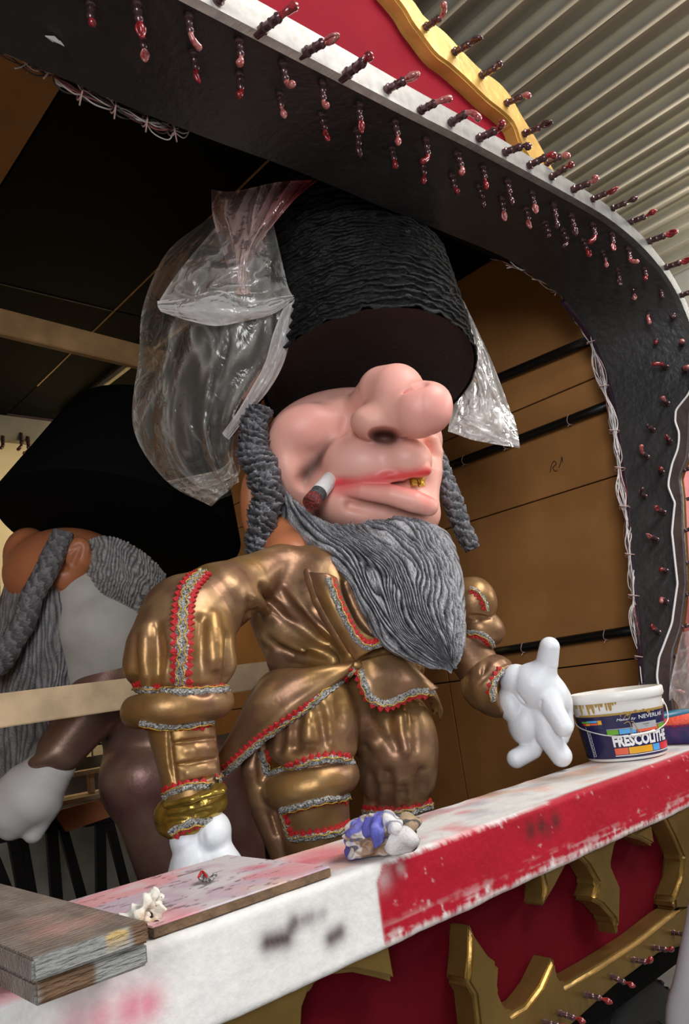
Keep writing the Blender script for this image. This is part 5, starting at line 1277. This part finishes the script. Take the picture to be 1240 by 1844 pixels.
# scrap of tinsel braid
sp_ = [atZ(a, b, ZT+.02)+np.array([0, 0, .004*math.sin(k*1.9)+.004]) for k, (a, b) in enumerate([(361, 1589), (368, 1582), (376, 1586), (384, 1580), (388, 1584), (378, 1588), (366, 1585)])]
V, F = tube_vf(resample(sp_, 60), np.abs(np.sin(np.arange(60)*1.3))*.0018+.0022, 7); scr = mesh_np('braid_scrap', V, F, K['silver']); tag(scr, 'small crumpled scrap of silver tinsel braid lying on the plywood board', 'scrap')
V, F = tube_vf(resample([p+np.array([-.004, -.001, .005]) for p in sp_[:3]], 14), .002, 6); mesh_np('red_thread', V, F, K['redbraid'], scr)
# crumpled checked rag
rc = atZ(698, 1520, ZR+.02); rc = rc+np.array([.0, .035, .012]); rd = to_px(rc)[2]; sr = rd/FOC
bmx = bmesh.new(); bmesh.ops.create_icosphere(bmx, subdivisions=6, radius=1); RV = np.array([v.co[:] for v in bmx.verts]); RF = np.array([[v.index for v in f.verts] for f in bmx.faces]); bmx.free()
q = RV*2.1; w1 = np.stack([fbm(q+7, 2, 151), fbm(q+17, 2, 152), fbm(q+27, 2, 153)], 1)-.5
t1 = 3.6*fbm(RV*.9+w1*.8, 1, 155)+1.0*RV[:, 0]-.7*RV[:, 2]; t2 = 3.4*fbm(RV*1.0+w1*.6+5, 1, 158)+1.1*RV[:, 2]+.6*RV[:, 0]
rg = .5+.5*np.cos(t1*2*PI); rg2 = .5+.5*np.cos(t2*2*PI)
disp = .74+.20*rg**1.5+.08*rg2+.30*(fbm(RV*1.3, 2, 159)-.5)
RS = np.array([60, 46, 37])*sr*1.12
RW = RV*disp[:, None]*RS; RW[:, 2] = np.where(RW[:, 2] < -.026, -.026+(RW[:, 2]+.026)*.1, RW[:, 2]); RW[:, 2] -= RW[:, 2].min(); RW = RW+np.array([rc[0], rc[1], ZR+.0035])
def ragcol(V, p=RV):
    e = RV+w1*1.5; a = e[:, 0]*4.2+e[:, 2]*1.3; b = e[:, 2]*4.0-e[:, 1]*2
    c = np.ones((len(V), 3))*np.array([.66, .60, .56])
    st = sstep(.55, .75, np.sin(a*2.2)); st2 = sstep(.6, .8, np.sin(b*2.0))
    c = mixc(c, (.06, .065, .11), st[:, None]*.9); c = mixc(c, (.34, .20, .11), st2[:, None]*.75)
    bl = fbm(p*1.5+3, 2, 161); c = mixc(c, (.10, .10, .42), sstep(.54, .60, bl)[:, None]*.92)
    tn = fbm(p*1.4+11, 2, 163); return mixc(c, (.32, .17, .09), sstep(.60, .66, tn)[:, None]*.8)
rag = mesh_np('rag', RW, RF, mat('checked_cotton', (1, 1, 1), .85, attr=True, bump=.3, bs=200), None, col=ragcol(RW)); tag(rag, 'crumpled checked rag in blue, tan and white on the parapet', 'rag')

def striped(base_, dark, per):
    def f(V):
        q = (V-rc) @ np.array([.8, .45, .4]); w = sstep(.55, .75, np.sin(q*2*PI/per))[:, None]; n = (fbm(V*60, 2, 171)-.5)[:, None]
        return np.clip((np.array(base_)*(1-w)+np.array(dark)*w)*(1+.4*n), 0, 1)
    return f
kr = mat('checked_cotton_fold', (1, 1, 1), .85, attr=True, bump=.3, bs=200)
fr_ = rd-.055
wv = lambda a_, b_: (lambda u, v, W: .004*np.sin(u*a_+v*3)+.003*np.sin(v*b_+u*5))
sheet('cloth_fold', [[(690, 1526, fr_+.01), (700, 1508, fr_-.01), (708, 1490, fr_+.01)], [(712, 1531, fr_+.0), (722, 1512, fr_-.02), (724, 1494, fr_+.0)], [(738, 1530, fr_+.01), (742, 1512, fr_-.01), (738, 1496, fr_+.01)], [(756, 1514, fr_+.03), (756, 1506, fr_+.02), (750, 1498, fr_+.03)]], 30, 24, .003, kr, rag, .008, wv(9, 7), striped((.74, .70, .68), (.07, .075, .12), .036))
sheet('cloth_fold', [[(660, 1478, fr_+.03), (656, 1500, fr_+.01), (668, 1518, fr_+.02)], [(676, 1476, fr_+.01), (676, 1496, fr_-.01), (684, 1512, fr_+.0)], [(692, 1480, fr_+.01), (690, 1496, fr_-.01), (694, 1506, fr_+.01)]], 30, 24, .003, kr, rag, .010, wv(11, 5), striped((.11, .11, .44), (.17, .18, .52), .03))
sheet('cloth_fold', [[(722, 1474, fr_+.03), (722, 1488, fr_+.01), (726, 1500, fr_+.02)], [(738, 1470, fr_+.02), (740, 1484, fr_+.0), (742, 1496, fr_+.01)], [(756, 1474, fr_+.04), (755, 1484, fr_+.03), (750, 1494, fr_+.03)]], 26, 22, .003, kr, rag, .008, wv(8, 9), striped((.42, .30, .18), (.08, .07, .07), .03))
sheet('cloth_fold', [[(690, 1470, fr_+.03), (692, 1484, fr_+.01), (702, 1500, fr_+.0)], [(706, 1468, fr_+.02), (708, 1484, fr_-.01), (716, 1502, fr_-.01)], [(720, 1472, fr_+.03), (720, 1486, fr_+.01), (726, 1500, fr_+.01)]], 26, 22, .003, kr, rag, .008, wv(7, 8), striped((.78, .74, .72), (.30, .30, .36), .022))
# ---- paint bucket
bc = atZ(1131, 1371, ZR+.001); fwd = bc-C0; fwd[2] = 0; fwd /= np.linalg.norm(fwd); rb_, rt_, bh = .1125, .133, .190
bc = bc+fwd*rb_; bc[2] = ZR+.0022
right = np.cross(fwd, [0, 0, 1])
bucket = empty('paint_bucket', bc, 'white rimmed paint bucket with dark blue label and wire handle on the parapet', 'bucket')
K.update(bwhite=mat('white_plastic', (.82, .80, .76), .35), navy=mat('navy_label', (.018, .016, .075), .3, coat=.2), lblack=mat('black_label', (.01, .01, .014), .35), gcard=mat('grey_sticker', (.42, .42, .44), .5),
 orange=mat('print_orange', (.80, .13, .06), .35), lred=mat('print_red', (.72, .03, .05), .35), yellow=mat('print_yellow', (.85, .42, .02), .35), green=mat('print_green', (.16, .42, .03), .35), sky=mat('print_blue', (.10, .40, .80), .35), lwhite=mat('print_white', (.88, .88, .88), .35), ochrep=mat('ochre_paint', (.42, .26, .06), .35, bump=.4, bs=80), wirem=mat('handle_wire', (.75, .74, .72), .3, metal=.4))
def rad(h): return rb_+(rt_-rb_)*h/bh
def cyl(a, h, e=0.):        # a degrees from the camera side, positive to the right
    r = rad(h)+e; t = math.radians(a); return bc+right*(r*math.sin(t))-fwd*(r*math.cos(t))+np.array([0, 0, h])
V, F = lathe([(.001, .003), (rb_-.004, .0), (rb_, .004), (rad(bh), bh), (rad(bh)-.004, bh), (rb_-.004, .012), (.001, .010)], 72, bc); mesh_np('pail', V, F, K['bwhite'], bucket, sharp=40)
V, F = lathe([(rad(bh-.05)-.001, bh-.046), (rad(bh-.046)+.003, bh-.046), (rad(bh-.04)+.003, bh-.040), (rad(bh)+.0008, bh-.038)], 72, bc); 
V, F = lathe([(rad(bh-.026), bh-.026), (rad(bh-.026)+.004, bh-.026), (rt_+.0045, bh-.020), (rt_+.0045, bh-.002), (rt_+.002, bh+.001), (rt_-.004, bh+.002), (rt_-.005, bh-.012)], 72, bc); mesh_np('rim', V, F, K['bwhite'], bucket, sharp=40)
V, F = lathe([(.001, bh-.05), (rt_-.006, bh-.05)], 48, bc); mesh_np('paint_surface', V, F, K['ochrep'], bucket)
def patch(name, m, a0, a1, h0, h1, e, parent=bucket, slope=0):
    n = max(2, int(abs(a1-a0)/4)+1); A = np.linspace(a0, a1, n); V = [cyl(a, h, e) for h in (h0, h1) for a in A]
    return mesh_np(name, V, gridF(n, 2), K[m], parent)
lab = patch('label', 'navy', -68, 100, .008, .128, .0008); 
patch('label_side', 'lblack', -180, -66, .008, .128, .0009); patch('label_side', 'lblack', 98, 182, .008, .128, .0009)
def put_text(txt, a_mid, h_mid, height, arc, m, e, parent, bold=0., name='lettering', shear=0.):
    cu = bpy.data.curves.new('t', 'FONT'); cu.body = txt; cu.size = 1; cu.align_x = 'CENTER'; cu.resolution_u = 2; cu.offset = bold; cu.shear = shear; cu.fill_mode = 'FRONT'
    to = bpy.data.objects.new('t', cu); COL.objects.link(to); dg = bpy.context.evaluated_depsgraph_get(); me = bpy.data.meshes.new_from_object(to.evaluated_get(dg))
    co = np.array([v.co[:] for v in me.vertices]); fs = [tuple(p.vertices) for p in me.polygons]; bpy.data.objects.remove(to); bpy.data.curves.remove(cu)
    if not len(co): return
    x0, x1, y0, y1 = co[:, 0].min(), co[:, 0].max(), co[:, 1].min(), co[:, 1].max()
    V = [cyl(a_mid+((x-x0)/(x1-x0)-.5)*arc, h_mid+((y-y0)/(y1-y0)-.5)*height, e) for x, y, _ in co]
    mesh_np(name, V, fs, K[m], parent, smooth=False)
patch('print_band', 'lwhite', -15.5, 92, .0085+.006, .0165, .0013, lab)
x = -15
for w_, m_ in ((19, 'orange'), (35, 'yellow'), (14, 'sky'), (32, 'lred'), (9, 'green')):
    patch('colour_block', m_, x, x+w_-1, .0185, .0365, .0014, lab); x += w_
put_text('FRESCOLITHE', 28, .0555, .032, 86, 'lwhite', .0016, lab, .05)
x = -20
for w_, m_ in ((16, 'green'), (23, 'sky'), (35, 'orange'), (21, 'green'), (11, 'lred'), (7, 'yellow')):
    patch('colour_block', m_, x, x+w_-1, .0745, .0875, .0014, lab); x += w_
patch('print_band', 'lwhite', -20, 92, .0888, .0898, .0013, lab)
patch('sticker', 'gcard', 14, 50, .082, .1005, .0018, lab); put_text('KLEUR', 33, .0945, .003, 9, 'lblack', .0022, lab, .01); put_text('101', 33, .089, .002, 5, 'lblack', .0022, lab)
put_text('NEVERLAK', 45, .1155, .0105, 42, 'lwhite', .0016, lab); put_text('Maker by', 8, .113, .009, 25, 'lwhite', .0016, lab, 0, shear=.35)
for a0, a1, h0, h1, m_ in ((-58, -42, .110, .1155, 'green'), (-47, -30, .1115, .117, 'sky'), (-56, -50, .1035, .109, 'lred'), (-50, -43, .1035, .109, 'yellow'), (-43, -30, .1045, .110, 'orange'), (-29.5, -24, .105, .117, 'yellow')): patch('colour_block', m_, a0, a1, h0, h1, .0015, lab)
patch('print_band', 'lwhite', -52.6, -52, .010, .100, .0013, lab)
for k in range(7):
    h0 = .016+k*.0105; m = MB(); 
    ring = [cyl(a, h, .002) for a, h in ((-50, h0), (-46.2, h0), (-46.2, h0+.008), (-50, h0+.008), (-50, h0))]; m.tube(ring, .0005, 4); m.build('pictogram', K['lwhite'], lab)
for k in range(14): patch('small_print', 'gcard', -78, -62-2*(k % 3), .02+k*.006, .0206+k*.006, .0014, lab)
# ochre drips under the rim and on the label
rnd = random.Random(4)
for k in range(26):
    a = -62+k*4.3+rnd.uniform(-2, 2); l_ = rnd.uniform(.008, .034) if a < -5 else rnd.uniform(.003, .014); w_ = rnd.uniform(.9, 2.8)
    hh0 = bh-.026 if a < 0 else .133+.003*rnd.random()
    V = []; n = 8
    for j in range(n):
        t = j/(n-1); ww = w_*(1-.45*t) if j < n-1 else w_*.15
        V += [cyl(a-ww, hh0-l_*t, .0012), cyl(a, hh0-l_*t, .0032), cyl(a+ww, hh0-l_*t, .0012)]
    mesh_np('paint_drip', V, gridF(3, n), K['ochrep'], bucket)
patch('paint_band', 'ochrep', -60, 88, .1275, .1335, .0014)
for st in ([(6, .118), (8, .124), (13, .125), (12, .118), (9, .112)], [(4, .102), (8, .106), (11, .104), (12, .085), (10, .074)], [(13, .106), (16, .104), (19, .088), (22, .078), (24, .072)]):
    m = MB(); m.tube(resample([cyl(a, h, .0022) for a, h in st], 16), .0011, 5); m.build('paint_drip', K['ochrep'], bucket)
hp = [cyl(-88, .140, .004), cyl(-80, .128, .008), cyl(-55, .100, .016), cyl(-20, .078, .024), cyl(6, .070, .026), cyl(30, .072, .026), cyl(45, .078, .024), cyl(64, .095, .020), cyl(82, .126, .010), cyl(90, .142, .004)]
V, F = tube_vf(resample(hp, 60), .0017, 7); hd = mesh_np('wire_handle', V, F, K['wirem'], bucket)
gp = [cyl(8, .0705, .026), cyl(22, .0715, .0262), cyl(36, .0735, .0258)]; V, F = tube_vf(resample(gp, 14), [.0045, .0045]+[.0036]*10+[.0045, .0045], 10); mesh_np('grip', V, F, K['bwhite'], hd)
for a in (-89, 90): 
    V, F = lathe([(.001, 0), (.009, 0), (.009, .005), (.001, .006)], 16, cyl(a, .142, -.001), cyl(a, .142, 1)-cyl(a, .142, 0)); mesh_np('handle_lug', V, F, K['bwhite'], bucket)

# ---- paint tray with roller
tray = empty('paint_tray', (2.52, 1.19, ZT), 'small dark blue paint tray smeared with red behind the bucket', 'tray')
tm = MB(); x0, x1, y0, y1, z0, z1 = 2.385, 2.66, 1.10, 1.30, ZT+.001, ZT+.055; t_ = .004; fl_ = .014
out = [(x0, y0), (x1, y0), (x1, y1), (x0, y1)]
for i in range(4):
    a, b = np.array(out[i]), np.array(out[(i+1) % 4]); c_ = np.array([(x0+x1)/2, (y0+y1)/2]); 
    def P_(p, z, s_): d = (p-c_); d = d/np.abs(d); return np.array([*(p+d*s_), z])
    tm.hexa([P_(a, z0, -fl_), P_(b, z0, -fl_), P_(b, z0, -fl_-t_), P_(a, z0, -fl_-t_), P_(a, z1, 0), P_(b, z1, 0), P_(b, z1, -t_), P_(a, z1, -t_)])
tm.box(x0+fl_, x1-fl_, y0+fl_, y1-fl_, z0, z0+.004)
tm.build('tray_body', mat('navy_tray', (.02, .022, .12), .35, var=.3, vs=30, col2=(.10, .03, .14)), tray, .001)
rm = MB(); 
for a, b in zip(out, out[1:]+out[:1]): rm.bar(np.array([*a, z1+.001]), np.array([*b, z1+.001]), .007, .006)
rm.build('rim', mat('smeared_red_rim', (.55, .05, .05), .35, var=.6, vs=60, col2=(.06, .03, .16)), tray, .001)
tag(tray)
rl = empty('paint_roller', (2.45, 1.2, ZT+.05), 'orange red paint roller resting in the blue tray', 'roller')
pa, pq = np.array([2.41, 1.24, ZT+.052]), np.array([2.455, 1.135, ZT+.066]); dd_ = (pq-pa)/np.linalg.norm(pq-pa)
V, F = lathe([(.001, 0), (.02, 0), (.0225, .004), (.0225, .108), (.02, .112), (.006, .113), (.001, .110)], 28, pa, dd_); mesh_np('sleeve', V, F, mat('orange_red_foam', (.82, .10, .05), .6, bump=.4, bs=120), rl, sharp=50)
rl2 = empty('paint_roller', (2.56, 1.2, ZT+.06), 'teal handled roller lying across the blue tray at right frame edge', 'roller')
V, F = lathe([(.001, 0), (.016, 0), (.02, .006), (.02, .10), (.016, .14), (.001, .142)], 24, np.array([2.44, 1.275, ZT+.072]), np.array([.9, -.5, .02])); mesh_np('handle', V, F, mat('teal_plastic', (.015, .12, .20), .35), rl2, sharp=50)

# ================================================================== beside and below the float
sp = empty('side_panel', (3.3, 1.35, 0), 'pink painted panel seen past the wavy edge of the right pillar', 'panel')
_pf = [(x_+.075, z_) for x_, z_ in PFr if -.30 < z_ < .95]
extrude_poly('panel_board', [np.array([x_, 1.30, CAMZ+z_]) for x_, z_ in _pf[::3]]+[np.array([4.4, 1.30, CAMZ-.298]), np.array([4.4, 1.30, CAMZ+.95])], (0, .03, 0), K['pinkpanel'], sp, .003)
ps = film('plastic_sheet', [[(1200, 1305, 2.78), (1206, 1285, 2.78), (1205, 1240, 2.72), (1222, 1160, 2.74), (1228, 1138, 2.76)], [(1225, 1305, 2.76), (1222, 1280, 2.75), (1228, 1230, 2.72), (1238, 1170, 2.68), (1240, 1136, 2.7)], [(1290, 1300, 2.74), (1290, 1275, 2.72), (1290, 1230, 2.7), (1290, 1170, 2.62), (1290, 1120, 2.64)]], 40, 60, None, .01, .02, 61, (.80, .74, .74), .35, .9, 5, .3)
tag(ps, 'translucent plastic sheet hanging right of the wavy pillar edge', 'sheet')
ds = sheet('dust_sheet', [
 [(1250, 1590, 1.62), (1232, 1680, 1.60), (1215, 1760, 1.58), (1200, 1850, 1.57), *[down(1196, 1870, 1.57, 0, z_)[:3] for z_ in (.6, .45, .3, .15, .004)]],
 [(1275, 1590, 1.58), (1262, 1680, 1.56), (1255, 1760, 1.54), (1250, 1850, 1.53), *[down(1250, 1870, 1.53, 0, z_)[:3] for z_ in (.6, .45, .3, .15, .004)]],
 [(1340, 1590, 1.56), (1340, 1680, 1.54), (1340, 1760, 1.53), (1340, 1850, 1.52), *[down(1340, 1870, 1.52, 0, z_)[:3] for z_ in (.6, .45, .3, .15, .004)]]], 40, 60, .008, K['sheet'], None, .02, lambda u, v, W: .01*np.sin(u*12+v*3))
tag(ds, 'grey dust sheet hanging to the floor at the lower right corner', 'sheet')
zt_ = atY(1112, 1762, 1.62)
wr_ = (zt_[2]-.006)/2; wc = np.array([zt_[0], 1.62, wr_+.006])
wheel = empty('trailer_wheel', (wc[0], wc[1], 0), 'black trailer tyre in the dark below the red skirt panel', 'wheel')
V, F = lathe([(wr_*.55, -.07), (wr_*.8, -.085), (wr_*.95, -.075), (wr_, -.05), (wr_, .05), (wr_*.95, .075), (wr_*.8, .085), (wr_*.55, .07)], 64, wc, (0, 1, 0)); mesh_np('tyre', V, F, K['rubber'], wheel, sharp=50)
tr_ = MB()
for k in range(36):
    a = k*2*PI/36; c_ = wc+np.array([math.cos(a), 0, math.sin(a)])*(wr_+.003)
    for s_ in (-1, 1): tr_.bar(c_+np.array([0, .005*s_, 0]), c_+np.array([0, .06*s_, 0]), .02, .01, (math.cos(a), 0, math.sin(a)))
tr_.build('tread', K['rubber'], wheel, 0, smooth=False)
V, F = lathe([(.001, -.02), (wr_*.3, -.03), (wr_*.5, -.05), (wr_*.56, -.06), (wr_*.56, .06), (.001, .06)], 40, wc, (0, 1, 0)); mesh_np('hub', V, F, K['tube'], wheel, sharp=40)

cb_ = atY(1180, 1706, 1.75)[2]
ch = bx('chassis_beam', 'tube', -.5, 3.3, 1.75, 1.83, max(.58, cb_-.03), min(.636, cb_+.03) if cb_ < .6 else .638); tag(ch, 'black steel chassis beam under the float, above the tyre', 'beam')
